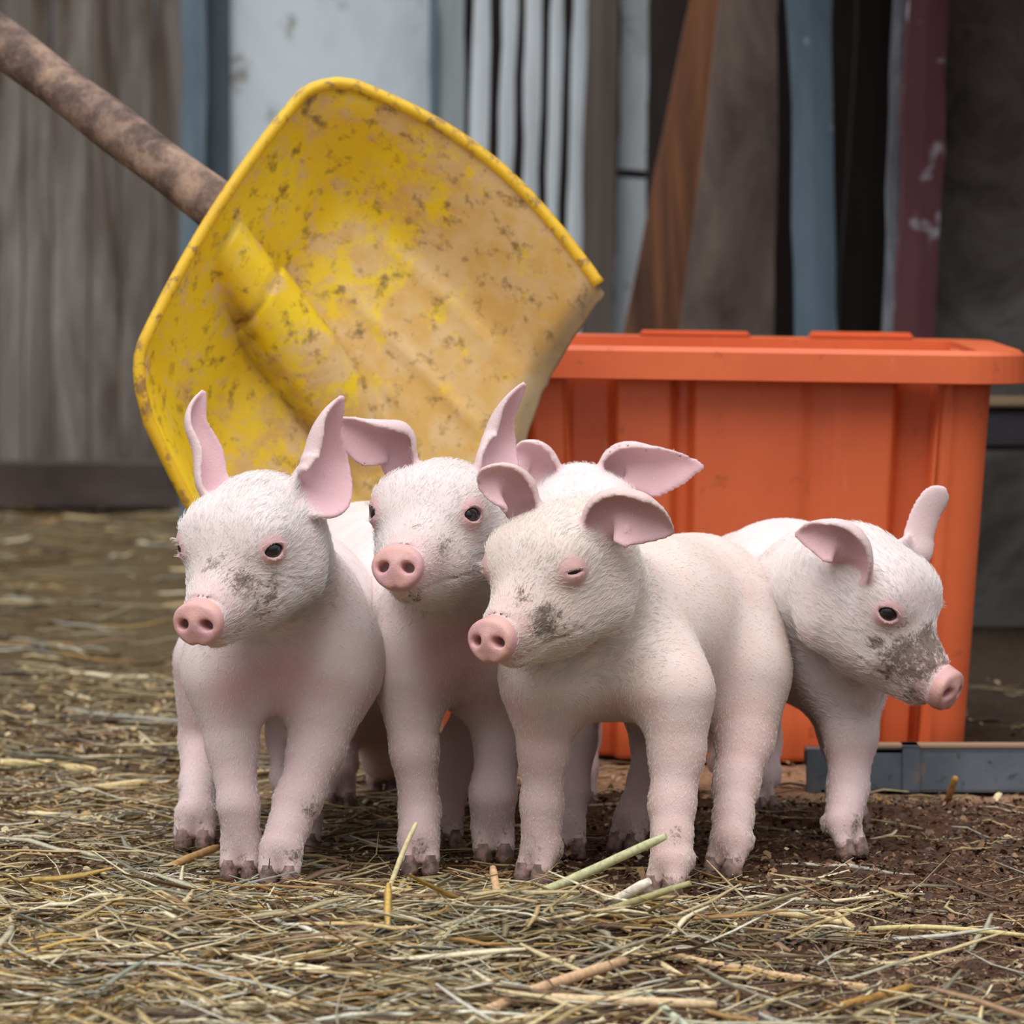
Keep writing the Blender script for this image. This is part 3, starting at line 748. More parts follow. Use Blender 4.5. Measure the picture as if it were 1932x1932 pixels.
# crumbs and chips of bedding
def chips(name, label, n, x0, x1, y0, y1, dens, sr, cols, zmax):
    x, y = scatter(n, x0, x1, y0, y1, dens, rng)
    s = rng.uniform(sr[0], sr[1], n) * rng.uniform(.4, 1, n); a = rng.uniform(0, 6.28, n); asp = rng.uniform(.25, .8, n)
    z = ground_h(x, y) + rng.random(n) * zmax + .0008
    e1 = np.stack([np.cos(a), np.sin(a), rng.normal(0, .35, n)], 1) * s[:, None] / 2; e2 = np.stack([-np.sin(a), np.cos(a), rng.normal(0, .45, n)], 1) * (s*asp)[:, None] / 2
    c0 = np.stack([x, y, z], 1); mid = np.array([0, 0, 1.]) * (s*.16)[:, None]
    V = np.stack([c0 - e1 - e2*.6, c0 - e1*.8 + e2, c0 - e2 + mid, c0 + e2*.8 + mid, c0 + e1 - e2*.7, c0 + e1*.9 + e2*.5], 1).reshape(-1, 3)
    b = np.arange(n)[:, None] * 6
    F = np.vstack([b + np.array([[0, 2, 3, 1]]), b + np.array([[2, 4, 5, 3]])])
    cc = np.array([srgb(*c) for c in cols])[rng.integers(0, len(cols), n)] * rng.uniform(.6, 1.1, (n, 1)); cc = np.repeat(cc, 6, 0)
    o = mesh_obj(name, V, F, M_straw, None, False, np.hstack([cc, np.ones((len(cc), 1))])); set_props(o, label, 'bedding', None, 'stuff')
slab_at = lambda x, y: sstep(3.38, 3.45, y)*sstep(-.35, -.15, x)
chips('bedding_crumbs', 'brown crumbs of bedding and dried manure over the pen floor', 48000, -.9, .6, 2.3, 3.9, lambda x, y: np.clip((.4 + .6*sstep(-.1, .15, x)) * (1 - .9*slab_at(x, y)), .03, 1), (.002, .0075),
      ((92, 66, 50), (120, 88, 64), (70, 50, 40), (140, 104, 76), (160, 124, 92), (84, 62, 50)), .004)
chips('straw_chaff', 'pale chaff and broken straw flakes scattered over the floor', 11000, -.9, .6, 2.3, 4.4, lambda x, y: np.clip(.25 + .7*sstep(.2, -.1, x), 0, 1) * (1 - .8*slab_at(x, y)), (.0025, .010),
      ((206, 178, 126), (228, 206, 164), (180, 146, 96), (164, 130, 92)), .006)

# single stalks that stand out
STK = [
 ([(955, 1706, 2.86), (1060, 1668, 2.85), (1160, 1622, 2.84), (1257, 1578, 2.83)], 9, (206, 204, 158), 'long greenish stalk rising from the heap to the cream piglet\'s front leg'),
 ([(1068, 1738, 2.82), (1150, 1705, 2.81), (1226, 1662, 2.80)], 10, (240, 228, 208), 'broad whitish stalk jutting right from the straw heap'),
 ([(960, 1768, 2.80), (1090, 1735, 2.78), (1200, 1700, 2.77), (1303, 1666, 2.76)], 7, (176, 168, 118), 'dull green stalk lying just under the whitish one'),
 ([(724, 1706, 2.92), (748, 1640, 2.93), (768, 1590, 2.935), (786, 1552, 2.94)], 5, (236, 220, 170), 'thin pale stalk leaning up against the second piglet\'s leg'),
 ([(930, 1638, 2.84), (938, 1690, 2.80), (950, 1775, 2.74)], 8, (212, 170, 126), 'short orange-tan stub standing upright in the heap'),
 ([(195, 1712, 2.86), (300, 1745, 2.83), (410, 1772, 2.79), (520, 1776, 2.77), (660, 1758, 2.78)], 9, (222, 196, 140), 'long curved pale stalk lying across the left foreground'),
 ([(1130, 1765, 2.74), (1230, 1820, 2.68), (1352, 1888, 2.60)], 9, (228, 206, 160), 'pale stalk slanting down right from the heap'),
 ([(860, 1886, 2.56), (1000, 1884, 2.545), (1180, 1890, 2.53), (1352, 1896, 2.52)], 10, (222, 192, 150), 'level tan stalk along the bottom edge of the picture'),
 ([(880, 1925, 2.52), (1010, 1868, 2.56), (1180, 1812, 2.62)], 11, (214, 174, 134), 'thick pinkish-tan stalk crossing the bottom straw diagonally'),
 ([(1255, 1800, 2.70), (1380, 1828, 2.665), (1500, 1846, 2.64), (1680, 1872, 2.60)], 8, (216, 180, 132), 'long stalk stretching right across bare dirt in front'),
 ([(1450, 1722, 2.86), (1520, 1728, 2.855), (1592, 1742, 2.845)], 7, (226, 200, 150), 'split pale stalk on the dirt under the right piglet'),
 ([(1576, 1722, 2.86), (1605, 1748, 2.835), (1632, 1770, 2.81)], 6, (214, 186, 140), 'short kinked stalk on the dirt to the right'),
 ([(1640, 1752, 2.82), (1760, 1750, 2.80), (1935, 1765, 2.77)], 5, (220, 200, 140), 'thin stalk running off the right edge'),
 ([(0, 1440, 3.66), (90, 1446, 3.65), (185, 1456, 3.62)], 10, (222, 198, 140), 'blurred pale stalk at the left edge behind'),
 ([(108, 1506, 3.45), (190, 1488, 3.47), (280, 1476, 3.50)], 9, (226, 204, 152), 'pale stalk pointing at the left piglet\'s hind foot'),
 ([(10, 1540, 3.33), (100, 1542, 3.32), (190, 1548, 3.31)], 9, (228, 206, 158), 'flat pale stalk level with the left piglet\'s hind hoof'),
 ([(300, 1644, 3.04), (360, 1618, 3.06), (412, 1598, 3.08)], 8, (206, 160, 108), 'tan stalk against the left piglet\'s front foot'),
 ([(1788, 1512, 3.40), (1795, 1490, 3.395), (1803, 1466, 3.39)], 7, (178, 128, 70), 'small brown leaf blade upright before the metal channel'),
 ([(118, 1826, 2.64), (240, 1822, 2.64), (420, 1816, 2.645)], 8, (220, 218, 200), 'straight silvery stalk in the lower left foreground'),
 ([(0, 1812, 2.66), (80, 1810, 2.66), (185, 1806, 2.665)], 9, (214, 182, 140), 'tan stalk entering from the left edge low down'),
 ([(395, 1906, 2.50), (470, 1900, 2.50), (548, 1902, 2.495)], 11, (234, 210, 170), 'bright thick stalk end at the bottom left'),
 ([(1225, 1880, 2.56), (1290, 1935, 2.46), (1330, 1975, 2.40)], 8, (200, 206, 180), 'grey-green blade slanting out of the bottom edge'),
 ([(1720, 1862, 2.60), (1660, 1880, 2.575), (1560, 1905, 2.54)], 9, (176, 132, 62), 'golden-brown husk blade on the right foreground dirt'),
]
for pts, rp, c, lb in STK:
    Q3 = catmull(np.array([P(q[0], q[1], q[2] - (.06 if q[2] < 2.9 else .01)) for q in pts]), 10)
    gz = ground_h(Q3[:, 0], Q3[:, 1]); rr = rp * S(pts[0][2]) 
    Q3[:, 2] = np.maximum(Q3[:, 2], gz + rr * .6)
    rad = np.full(10, rr); rad[0] *= .8; rad[-1] *= .7; rad[4] *= 1.12
    V, F = tube(Q3, rad, 7)
    ctr = Q3[np.argmin(Q3[:, 2])].copy()
    o = mesh_obj('straw_stalk', V, F, M_straw, None, True, np.tile(np.array([*srgb(*c), 1.]), (len(V), 1)))
    sm = np.ones(len(o.data.polygons), bool); sm[-2:] = False; o.data.polygons.foreach_set('use_smooth', sm)
    set_props(o, lb, 'straw', 'single stalks that stand out')

# ------------------------------------------------------------------ yellow shovel
def mat_dirty(name, base, base2, dirt, scale, lo, hi, rough=.5, dark=None, bump=.0):
    m = N(name); co = m.coord('Object')
    b = m.mix(m.ramp(m.noise(co, scale*.4, 3, .5), [(.35, 0), (.65, 1)]), base, base2)
    d = m.ramp(m.noise(co, scale, 6, .68, .3), [(lo, 0), (hi, 1)])
    c = m.mix(d, b, dirt)
    if dark is not None:
        c = m.mix(m.ramp(m.noise(co, scale*2.1, 5, .65, .5), [(.60, 0), (.70, .9)]), c, dark)
    m.color(c); m.rough(rough)
    if bump: m.bump(m.noise(co, scale*6, 4, .7), .4, bump)
    return m
m = N('yellow_plastic_dirty'); co = m.coord('Object')
ydirt = m.attr('dirt')
b = m.mix(m.ramp(m.noise(co, 14, 3, .5), [(.35, 0), (.65, 1)]), srgb(252, 218, 46), srgb(248, 206, 36))
big = m.noise(co, 34, 7, .74, .15)
dm = m.ramp(m.math('ADD', big, m.math('MULTIPLY', ydirt, .22)), [(.54, 0), (.66, .85)])
c = m.mix(dm, b, m.mix(m.ramp(m.noise(co, 40, 4), [(.4, 0), (.6, 1)]), srgb(224, 178, 112), srgb(230, 196, 152)))
c = m.mix(m.ramp(m.noise(co, 62, 5, .68, 0), [(.545, 0), (.68, .8)]), c, srgb(118, 90, 54))
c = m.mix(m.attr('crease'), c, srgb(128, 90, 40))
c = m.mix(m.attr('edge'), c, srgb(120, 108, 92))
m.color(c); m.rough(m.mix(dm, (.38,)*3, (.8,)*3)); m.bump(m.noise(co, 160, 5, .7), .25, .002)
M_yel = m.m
A_, B_, C_, D_ = P(240, 712, 3.42), P(606, 138, 3.51), P(1143, 556, 3.49), P(790, 1484, 3.52)
nu, nv = 90, 120
uu, vv = np.meshgrid(np.linspace(0, 1, nu), np.linspace(0, 1, nv), indexing='ij'); U, Vv = uu.ravel(), vv.ravel()
k = 2*U - 1; wc = .20
q = np.clip((np.abs(k) - (1 - wc)) / wc, 0, 1); v0 = .10 * (1 - np.sqrt(np.clip(1 - q*q*.985, 0, 1)))
veff = v0 + Vv * (1 - v0)
e_n = .012*vnoise(np.stack([U*14, U*0, U*0], 1), 1, 4) + .006*vnoise(np.stack([U*60, U*0, U*0], 1), 1, 5)
veff = veff + (Vv > .9) * (Vv - .9) / .1 * e_n
bil = ((1-U)*(1-veff))[:, None]*A_ + (U*(1-veff))[:, None]*B_ + (U*veff)[:, None]*C_ + ((1-U)*veff)[:, None]*D_
un = B_ - A_; ul = np.linalg.norm(un); un = un/ul
vn = (C_ + D_ - A_ - B_) / 2; vl = np.linalg.norm(vn); vn = vn/vl
nn_ = np.cross(un, vn); nn_ /= np.linalg.norm(nn_)
if nn_[1] > 0: nn_ = -nn_
bul = np.sin(np.pi*np.clip(veff, 0, 1)) * (k**3) * .028
pos = bil + bul[:, None]*un - ((1 - k*k) * (1-veff)**4 * .012)[:, None] * vn
side = sstep(0, .17, U) * sstep(0, .17, 1-U)
bq = np.clip((veff - v0*.6) / .27, 0, 2); backw = smin(np.sqrt(np.clip(bq, 0, 1))*.2 + .8*bq, np.ones_like(bq), .12)
dep = (side**.8) * backw * (1 - .25*veff)
h = -.088 * dep
x_m = (U - .5 + .03*veff) * ul
rT = np.where(veff < .2, .0235, .0270); rT = rT - .004*np.exp(-((veff - .2)/.007)**2)
axis = -.030 - .085*veff - .04*np.clip(veff - .4, 0, 1)
tubeh = axis + np.sqrt(np.clip(rT**2 - x_m**2, 0, 1))
inside = (np.abs(x_m) < rT) & (veff > .065)
hh = np.where(inside, np.maximum(h, tubeh), h)
for uc, v0_, v1_ in ((.70, .35, .92), (.84, .4, .9), (.33, .4, .95)):
    hh = hh + .0035*np.exp(-((U - uc + .03*veff)/.014)**2) * sstep(v0_, v0_+.1, veff) * sstep(v1_, v1_-.1, veff)
pos = pos + hh[:, None]*nn_
edge = np.clip(sstep(.90, .985, Vv + .02*vnoise(np.stack([U*30, Vv*30, U*0], 1), 1, 8)), 0, 1) * .8
dirt = np.clip(.15 + .75*sstep(.15, .8, veff) + .25*sstep(.35, .5, U)*sstep(.3, .6, veff) - .3*sstep(.25, 0, U), 0, 1)
ii, jj = np.meshgrid(np.arange(nu-1), np.arange(nv-1), indexing='ij'); a_ = (ii*nv + jj).ravel()
FF = np.stack([a_, a_+nv, a_+nv+1, a_+1], 1); n_ = nu*nv
FB = FF[:, ::-1] + n_
bd = np.concatenate([np.arange(nv), np.arange(1, nu)*nv + nv-1, (nu-1)*nv + np.arange(nv-2, -1, -1), np.arange(nu-2, 0, -1)*nv])
nx_ = np.roll(bd, -1)
FS = np.stack([bd, nx_, nx_+n_, bd+n_], 1)
shv = empty('shovel', tuple(D_ * [1, 1, 0])); set_props(shv, 'dirty yellow plastic scoop shovel with wooden handle leaning behind the piglets', 'shovel')
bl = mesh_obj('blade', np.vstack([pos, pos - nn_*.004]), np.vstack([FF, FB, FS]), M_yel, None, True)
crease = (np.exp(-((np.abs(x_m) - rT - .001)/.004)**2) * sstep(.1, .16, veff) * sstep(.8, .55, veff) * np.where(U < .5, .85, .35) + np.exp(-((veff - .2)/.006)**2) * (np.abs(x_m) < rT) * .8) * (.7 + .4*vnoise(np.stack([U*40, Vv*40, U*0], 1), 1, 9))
crease = np.clip(crease, 0, .85)  # rib edges and seam browned: lodged dirt plus crease shade put into the colour
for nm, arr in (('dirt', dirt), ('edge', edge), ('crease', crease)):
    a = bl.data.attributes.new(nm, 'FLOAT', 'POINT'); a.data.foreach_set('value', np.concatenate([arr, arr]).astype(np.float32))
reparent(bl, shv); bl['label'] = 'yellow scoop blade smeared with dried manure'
# rolled rim along both sides and the back
g3 = pos.reshape(nu, nv, 3)
path = np.vstack([g3[0, ::-1][3:], g3[1:-1, 0], g3[-1, :-3]])
path = path[::2]
V, F = tube(path + nn_*.002, .0048, 8)
m = mat_dirty('yellow_rim', srgb(236, 190, 30), srgb(226, 176, 30), srgb(160, 120, 64), 70, .52, .62, .5)
rim = mesh_obj('rim', V, F, m.m, None, True); rim.parent = bl
m = N('old_wood_handle'); co = m.coord('Object', (1, 1, 1))
m.color(m.ramp(m.noise(m.coord('Object', (1, 1, 1)), 34, 6, .72, .2), [(.30, srgb(62, 46, 40)), (.46, srgb(104, 82, 72)), (.60, srgb(150, 122, 104)), (.75, srgb(176, 146, 120))])); m.rough(.8); m.bump(m.noise(co, 120, 4), .5, .003)
h0, h1 = P(462, 430, 3.52), P(0, 76, 3.70)
hp = h0 + (h1 - h0) * np.linspace(0, 3.4, 40)[:, None]
V, F = tube(hp, np.linspace(.0200, .0165, 40) * (1 + .04*np.sin(np.arange(40)*1.3)), 20)
hd = mesh_obj('handle', V, F, m.m, None, True); reparent(hd, shv); hd['label'] = 'weathered brown wooden handle'

# ------------------------------------------------------------------ orange tub
m = N('orange_plastic'); co = m.coord('Object')
b = m.mix(m.ramp(m.noise(co, 9, 3, .5), [(.3, 0), (.7, 1)]), srgb(226, 110, 62), srgb(212, 96, 54))
c = m.mix(m.ramp(m.noise(co, 38, 6, .7, .4), [(.60, 0), (.74, .65)]), b, srgb(120, 58, 34))
c = m.mix(m.ramp(m.noise(m.coord('Object', (1, 1, .25)), 60, 4, .6), [(.68, 0), (.78, .5)]), c, srgb(236, 160, 124))
m.color(c); m.rough(.46); m.bump(m.noise(co, 60, 3), .08, .004); m.b.inputs['Subsurface Weight'].default_value = .0
M_or = m.m
YC = 3.64
Wt, Dt, Ht = (1866 - 790) * S(YC), .40, .331
x_of = lambda px: (px - 790) * S(YC) - Wt/2
front = []
def prof(px):   # depth of the front wall (positive = recessed)
    d = 0.
    for a, b, dd in ((905, 985, .018), (1058, 1146, .022), (1262, 1296, .014), (1688, 1766, .024)):
        s = 10
        d += dd * float(sstep(a - s, a + s, np.array(px)) * sstep(b + s, b - s, np.array(px)))
    d -= .004 * math.exp(-((px - 1790)/4.0)**2)
    d += .004 * float(sstep(1500, 1530, np.array(px)) * sstep(1580, 1550, np.array(px)))
    return d
Rc = .03
out = []
pxs = np.arange(790 + Rc/S(YC), 1866 - Rc/S(YC), 5.0)
for p_ in pxs: out.append((x_of(p_), prof(p_)))
for t in np.linspace(-math.pi/2, 0, 9)[1:]: out.append((Wt/2 - Rc + Rc*math.cos(t), Rc + Rc*math.sin(t)))
for y_ in np.linspace(Rc, Dt-Rc, 60)[1:]:
    d = .014*float(sstep(.10, .11, np.array(y_))*sstep(.15, .14, np.array(y_))) + .014*float(sstep(.25, .26, np.array(y_))*sstep(.30, .29, np.array(y_)))
    out.append((Wt/2 - d, y_))
for t in np.linspace(0, math.pi/2, 9)[1:]: out.append((Wt/2 - Rc + Rc*math.cos(t), Dt - Rc + Rc*math.sin(t)))
for x_ in np.linspace(Wt/2-Rc, -Wt/2+Rc, 40)[1:]: out.append((x_, Dt))
for t in np.linspace(math.pi/2, math.pi, 9)[1:]: out.append((-Wt/2 + Rc + Rc*math.cos(t), Dt - Rc + Rc*math.sin(t)))
for y_ in np.linspace(Dt-Rc, Rc, 40)[1:]: out.append((-Wt/2, y_))
for t in np.linspace(math.pi, 1.5*math.pi, 9)[1:-1]: out.append((-Wt/2 + Rc + Rc*math.cos(t), Rc + Rc*math.sin(t)))
out = np.array(out); nO = len(out); cen = np.array([0, Dt/2])
def ring(sc_, z, off=0.):
    o = cen + (out - cen) * sc_
    if off:
        d = o - cen; d = d / np.maximum(np.abs(d) / np.array([Wt/2, Dt/2]), 1e-9).max(1)[:, None] * 0 + np.sign(d) * np.minimum(1, np.abs(d) / (np.array([Wt/2, Dt/2]) - .05))**6
        o = o + d * off
    return np.hstack([o, np.full((nO, 1), z)])
def loft(rings, cap0=False, cap1=False):
    V = np.vstack(rings); F = [[i*nO+j, i*nO+(j+1) % nO, (i+1)*nO+(j+1) % nO, (i+1)*nO+j] for i in range(len(rings)-1) for j in range(nO)]
    if cap0: F.append(list(range(nO))[::-1])
    if cap1: F.append([(len(rings)-1)*nO + j for j in range(nO)])
    return V, F
tub = empty('plastic_tub', (0, 0, 0)); set_props(tub, 'orange rectangular plastic tub with wide rim and ribbed sides', 'tub')
bt = .925
rs = [ring(bt*.985, 0), ring(bt, .004)] + [ring(bt + (1-bt)*t, .004 + (Ht-.004)*t) for t in np.linspace(.1, 1, 10)] + [ring(.978, Ht), ring(bt*.97, .012)]
V, F = loft(rs, True, True)
mesh_obj('tub_body', V, F, M_or, tub, True)
# rim: rounded rectangle ring with skirt
def rr_outline(o, rad, n=10):
    pts = []
    for cx, cy, t0 in ((Wt/2, 0, -math.pi/2), (Wt/2, Dt, 0), (-Wt/2, Dt, math.pi/2), (-Wt/2, 0, math.pi)):
        sx, sy = np.sign(cx), (1 if cy > 0 else -1)
        for t in np.linspace(t0, t0 + math.pi/2, n): pts.append((cx - sx*(rad - o) + rad*math.cos(t), cy - sy*(rad - o) + rad*math.sin(t)))
    return np.array(pts)
prof_r = [(-.012, Ht - .012), (-.012, Ht + .004), (.022, Ht + .005), (.026, Ht + .001), (.027, Ht - .021), (.0225, Ht - .022), (.020, Ht - .006), (-.004, Ht - .008)]
R_ = [np.hstack([rr_outline(o, max(.034 + o, .012)), np.full((40, 1), z)]) for o, z in prof_r]
V = np.vstack(R_); nr = len(prof_r)
F = [[(i % nr)*40+j, (i % nr)*40+(j+1) % 40, ((i+1) % nr)*40+(j+1) % 40, ((i+1) % nr)*40+j] for i in range(nr) for j in range(40)]
rm = mesh_obj('rim', V, F, M_or, tub, False); 
# gussets under the rim and hand holds
for px in (1150, 1520):
    V, F = box(x_of(px)-.004, x_of(px)+.004, -.024, .004, Ht-.019, Ht-.006, .001); mesh_obj('gusset', V, F, M_or, rm)
V, F = box(x_of(1545), x_of(1760), Dt-.006, Dt+.03, Ht+.004, Ht+.010, .002); mesh_obj('hand_grip', V, F, M_or, rm)
V, F = box(x_of(1190), x_of(1420), Dt-.006, Dt+.03, Ht+.004, Ht+.009, .002); mesh_obj('hand_grip', V, F, M_or, rm)
tub.location = (P(790, 966, YC)[0] + Wt/2, YC, .0035); tub.rotation_euler = (0, math.radians(.8), math.radians(-2.0))

# ------------------------------------------------------------------ galvanised channel on the floor
m = mat_dirty('galvanised_steel', srgb(92, 102, 112), srgb(116, 126, 136), srgb(132, 114, 98), 40, .58, .72, .5, srgb(70, 76, 82)); m.b.inputs['Metallic'].default_value = .35
M_gal = m.m
ch = empty('steel_channel', (G(1525, 3.47))); set_props(ch, 'low galvanised steel channel lying on the floor before the orange tub', 'channel')
def channel(x0, x1, y0, h, d, t=.003):
    return join([box(x0, x1, y0, y0+t, 0, h, .0006), box(x0, x1, y0, y0+d, h-t, h, .0006), box(x0, x1, y0, y0+d, 0, t, .0006), box(x0, x1, y0+d-t, y0+d, h*.55, h, .0006)])
zc = 82*S(3.47)
xr = lambda px: (px-966)*S(3.47)
for a, b, dy in ((1524, 1716, .0), (1738, 2300, .001)):
    V, F = channel(xr(a), xr(b), 3.47 + dy, zc, .028); o = mesh_obj('channel_length', V, F, M_gal); reparent(o, ch)
V, F = channel(xr(1706), xr(1740), 3.4675, zc + .003, .032); o = mesh_obj('joint_sleeve', V, F, M_gal); reparent(o, ch)
V, F = box(xr(1524), xr(1552), 3.468, 3.4695, 0, zc, .0005); o = mesh_obj('end_plate', V, F, M_gal); reparent(o, ch)
V, F = box(xr(1560), xr(2300), 3.474, 3.497, zc, zc+.003, .001); o = mesh_obj('dust_layer', V, F, plain('dust_tan', srgb(150, 122, 98), .9)); reparent(o, ch)

# ------------------------------------------------------------------ background
def weathered(name, cols, sx=(14, 14, 1.6), rough=.85, spots=None):
    m = N(name); co = m.coord('Object', sx)
    st = [(.28 + .44*i/(len(cols)-1), srgb(*c)) for i, c in enumerate(cols)]
    c = m.ramp(m.noise(co, 1.0, 6, .68, .6), st)
    if spots: c = m.mix(m.ramp(m.noise(m.coord('Object'), spots[1], 4, .6), [(spots[2], 0), (spots[2]+.06, .9)]), c, srgb(*spots[0]))
    m.color(c); m.rough(rough); m.bump(m.noise(co, 3, 4), .3, .004); return m.m
M_ww = weathered('whitewashed_boards', ((50, 40, 34), (88, 76, 66), (130, 122, 116), (168, 166, 164)))
M_post = weathered('blue_grey_paint', ((84, 98, 110), (104, 122, 134), (120, 136, 146)))
M_panel = weathered('pale_panel', ((188, 198, 206), (212, 224, 232), (222, 232, 240)), (5, 5, 3), .7, ((150, 146, 140), 9, .62))
M_slat = weathered('pale_slats', ((170, 176, 180), (206, 216, 224), (216, 226, 234)), (10, 10, 2), .7, ((120, 100, 88), 12, .66))
M_dk = weathered('dark_brown_boards', ((22, 14, 14), (40, 28, 26), (58, 44, 38)))
M_gb = weathered('grey_brown_board', ((72, 62, 56), (96, 86, 80), (112, 104, 98)))
M_or2 = weathered('red_brown_bark_plank', ((56, 32, 22), (98, 66, 48), (142, 92, 60), (122, 106, 92)), (22, 22, 1.6))
M_wide = weathered('grey_plank', ((66, 54, 50), (108, 94, 88), (146, 126, 114)), (11, 11, 4))
M_zinc = weathered('zinc_strip', ((74, 92, 106), (104, 126, 142), (128, 148, 164)), (8, 8, 2), .5, ((222, 228, 236), 9, .60))
M_red = weathered('maroon_paint', ((72, 32, 40), (98, 52, 60), (110, 70, 78)), (9, 9, 3), .6, ((176, 174, 184), 13, .585))
M_pole = weathered('peeled_pole', ((70, 72, 80), (112, 118, 128), (190, 194, 200)), (9, 9, 4), .6)
M_plaster = weathered('mottled_plaster', ((26, 20, 17), (92, 86, 80), (120, 116, 112), (46, 38, 32)), (7, 7, 7), .9)
M_sill = weathered('sill_timber', ((48, 38, 34), (72, 60, 54), (98, 88, 82)), (3, 8, 8))
def slab_mesh(quad, Y, th, seed=0, n=26, rag=.004):
    """board through 4 pixel corners (top-left, top-right, bottom-right, bottom-left), standing at distance Y, with ragged edges"""
    tl, tr, br, bl_ = [P(x, y, Y) for x, y in quad]
    L_ = np.linspace(0, 1, n)[:, None]; a = tl + (bl_-tl)*L_; b = tr + (br-tr)*L_
    Q = np.stack([L_[:, 0]*17, np.full(n, seed*3.1), np.zeros(n)], 1)
    a[:, 0] += rag*vnoise(Q, 1, seed); b[:, 0] += rag*vnoise(Q, 1, seed+50)
    mid = (a + b)/2; mid[:, 1] -= .002
    rows = [a, a + [.0, -.0, 0], mid, b]
    V = np.vstack([a, mid, b, b + [0, th, 0], a + [0, th, 0]])
    F = []
    for i in range(n-1):
        for k_ in range(5):
            k2 = (k_+1) % 5; F.append([k_*n+i, k_*n+i+1, k2*n+i+1, k2*n+i])
    F.append([k_*n for k_ in range(5)]); F.append([k_*n+n-1 for k_ in range(4, -1, -1)])
    return V, F
def yg(Y): return 450 + CAMH*FPX/Y
def thing_slab(name, label, cat, quad, Y, th, mat, seed, group=None):
    V, F = slab_mesh(quad, Y, th, seed); o = mesh_obj(name, V, F, mat); set_props(o, label, cat, group); return o
TOP = -700
# boarded wall, left
wl = empty('wall_left', (0, 7.2, 0)); set_props(wl, 'weathered whitewashed board wall at the back left', None, None, 'structure')
p0 = -4200
k_ = 0
rgw = np.random.default_rng(4)
while p0 < 350:
    w_ = rgw.uniform(52, 84) if p0 > -600 else rgw.uniform(90, 140)
    V, F = slab_mesh([(p0+2, TOP), (p0+w_, TOP), (p0+w_, yg(7.2)), (p0+2, yg(7.2))], 7.2 + rgw.uniform(-.006, .006), .03, k_, 20, .002)
    o = mesh_obj('wall_board', V, F, M_ww); reparent(o, wl); p0 += w_ + 1; k_ += 1
V, F = box(P(-4200, 900, 7.1)[0], P(430, 900, 7.1)[0], 7.06, 7.19, 0, .075, .008)
o = mesh_obj('trim_1', V, F, M_sill); set_props(o, 'dark timber sill along the foot of the board wall', None, None, 'structure')
# backing wall behind everything
V, F = box(P(840, 900, 6.5)[0], 4.0, 6.5, 6.58, 0, 2.4); o = mesh_obj('wall_back', V, F, M_dk); set_props(o, 'dark brown boarding behind the leaning timber', None, None, 'structure')
thing_slab('steel_post', 'blue-grey painted steel post at the end of the board wall', 'post', [(342, TOP), (388, TOP), (388, yg(6.52)), (342, yg(6.52))], 6.52, .05, M_post, 90)
thing_slab('post_recess', 'recessed side of the blue-grey post, shade put into its darker grey', 'post', [(389, TOP), (432, TOP), (432, yg(6.56)), (389, yg(6.56))], 6.56, .05, weathered('post_recess_shade', ((66, 76, 86), (82, 92, 102), (92, 100, 108))), 91)  # recess of the same post, its shade painted as a darker colour
thing_slab('white_panel', 'pale blue-white flat panel above the yellow shovel', 'panel', [(434, TOP), (818, TOP), (818, yg(6.58)), (434, yg(6.58))], 6.58, .03, M_panel, 92)
thing_slab('edge_strip', 'narrow blue-grey strip at the right edge of the white panel', 'strip', [(818, TOP), (832, TOP), (822, yg(6.42)), (808, yg(6.42))], 6.42, .03, M_post, 93)
thing_slab('pale_board', 'pale board with rusty edge left of the slatted hurdle', 'board', [(833, TOP), (884, TOP), (872, yg(6.43)), (822, yg(6.43))], 6.43, .03, weathered('pale_rusty', ((150, 160, 164), (172, 184, 188), (160, 150, 138))), 94)
hu = empty('slatted_hurdle', (P(1000, 900, 6.2) * [1, 1, 0])); set_props(hu, 'hurdle of pale vertical slats with dark gaps, behind the shovel', 'hurdle')
dx_ = -.022
for i_, (a, b) in enumerate(((894, 926), (947, 977), (993, 1023), (1041, 1064), (1081, 1110))):
    f_ = lambda p, y: p + dx_*(y - 0)
    V, F = slab_mesh([(f_(a, TOP), TOP), (f_(b, TOP), TOP), (f_(b, yg(6.2)), yg(6.2)), (f_(a, yg(6.2)), yg(6.2))], 6.2, .02, 100+i_, 30, .003)
    o = mesh_obj('slat', V, F, M_slat); reparent(o, hu)
V, F = box(P(870, 0, 6.23)[0], P(1120, 0, 6.23)[0], 6.222, 6.26, .25, .30, .003); o = mesh_obj('cross_rail', V, F, M_dk); reparent(o, hu)
V, F = box(P(880, 0, 6.23)[0], P(1130, 0, 6.23)[0], 6.222, 6.26, 1.1, 1.15, .003); o = mesh_obj('cross_rail', V, F, M_dk); reparent(o, hu)
thing_slab('board', 'grey-brown upright board right of the slatted hurdle', 'board', [(1120, TOP), (1178, TOP), (1150, yg(6.1)), (1092, yg(6.1))], 6.1, .025, M_gb, 110)
thing_slab('board', 'upper pale board broken off above a dark gap', 'board', [(1184, TOP), (1236, TOP), (1222, 322), (1168, 318)], 6.15, .022, M_slat, 111)
thing_slab('board', 'lower pale board below the dark gap', 'board', [(1166, 334), (1224, 338), (1200, yg(6.15)), (1140, yg(6.15))], 6.15, .022, M_slat, 112)
thing_slab('board', 'dark brown upright board left of the leaning bark plank', 'board', [(1236, TOP), (1318, TOP), (1290, yg(6.05)), (1214, yg(6.05))], 6.05, .03, M_dk, 113)
thing_slab('leaning_plank', 'red-brown bark-edged plank leaning over the orange tub', 'plank', [(1450, TOP), (1535, TOP), (1205, yg(5.5)), (1075, yg(5.5))], 5.5, .035, M_or2, 114)
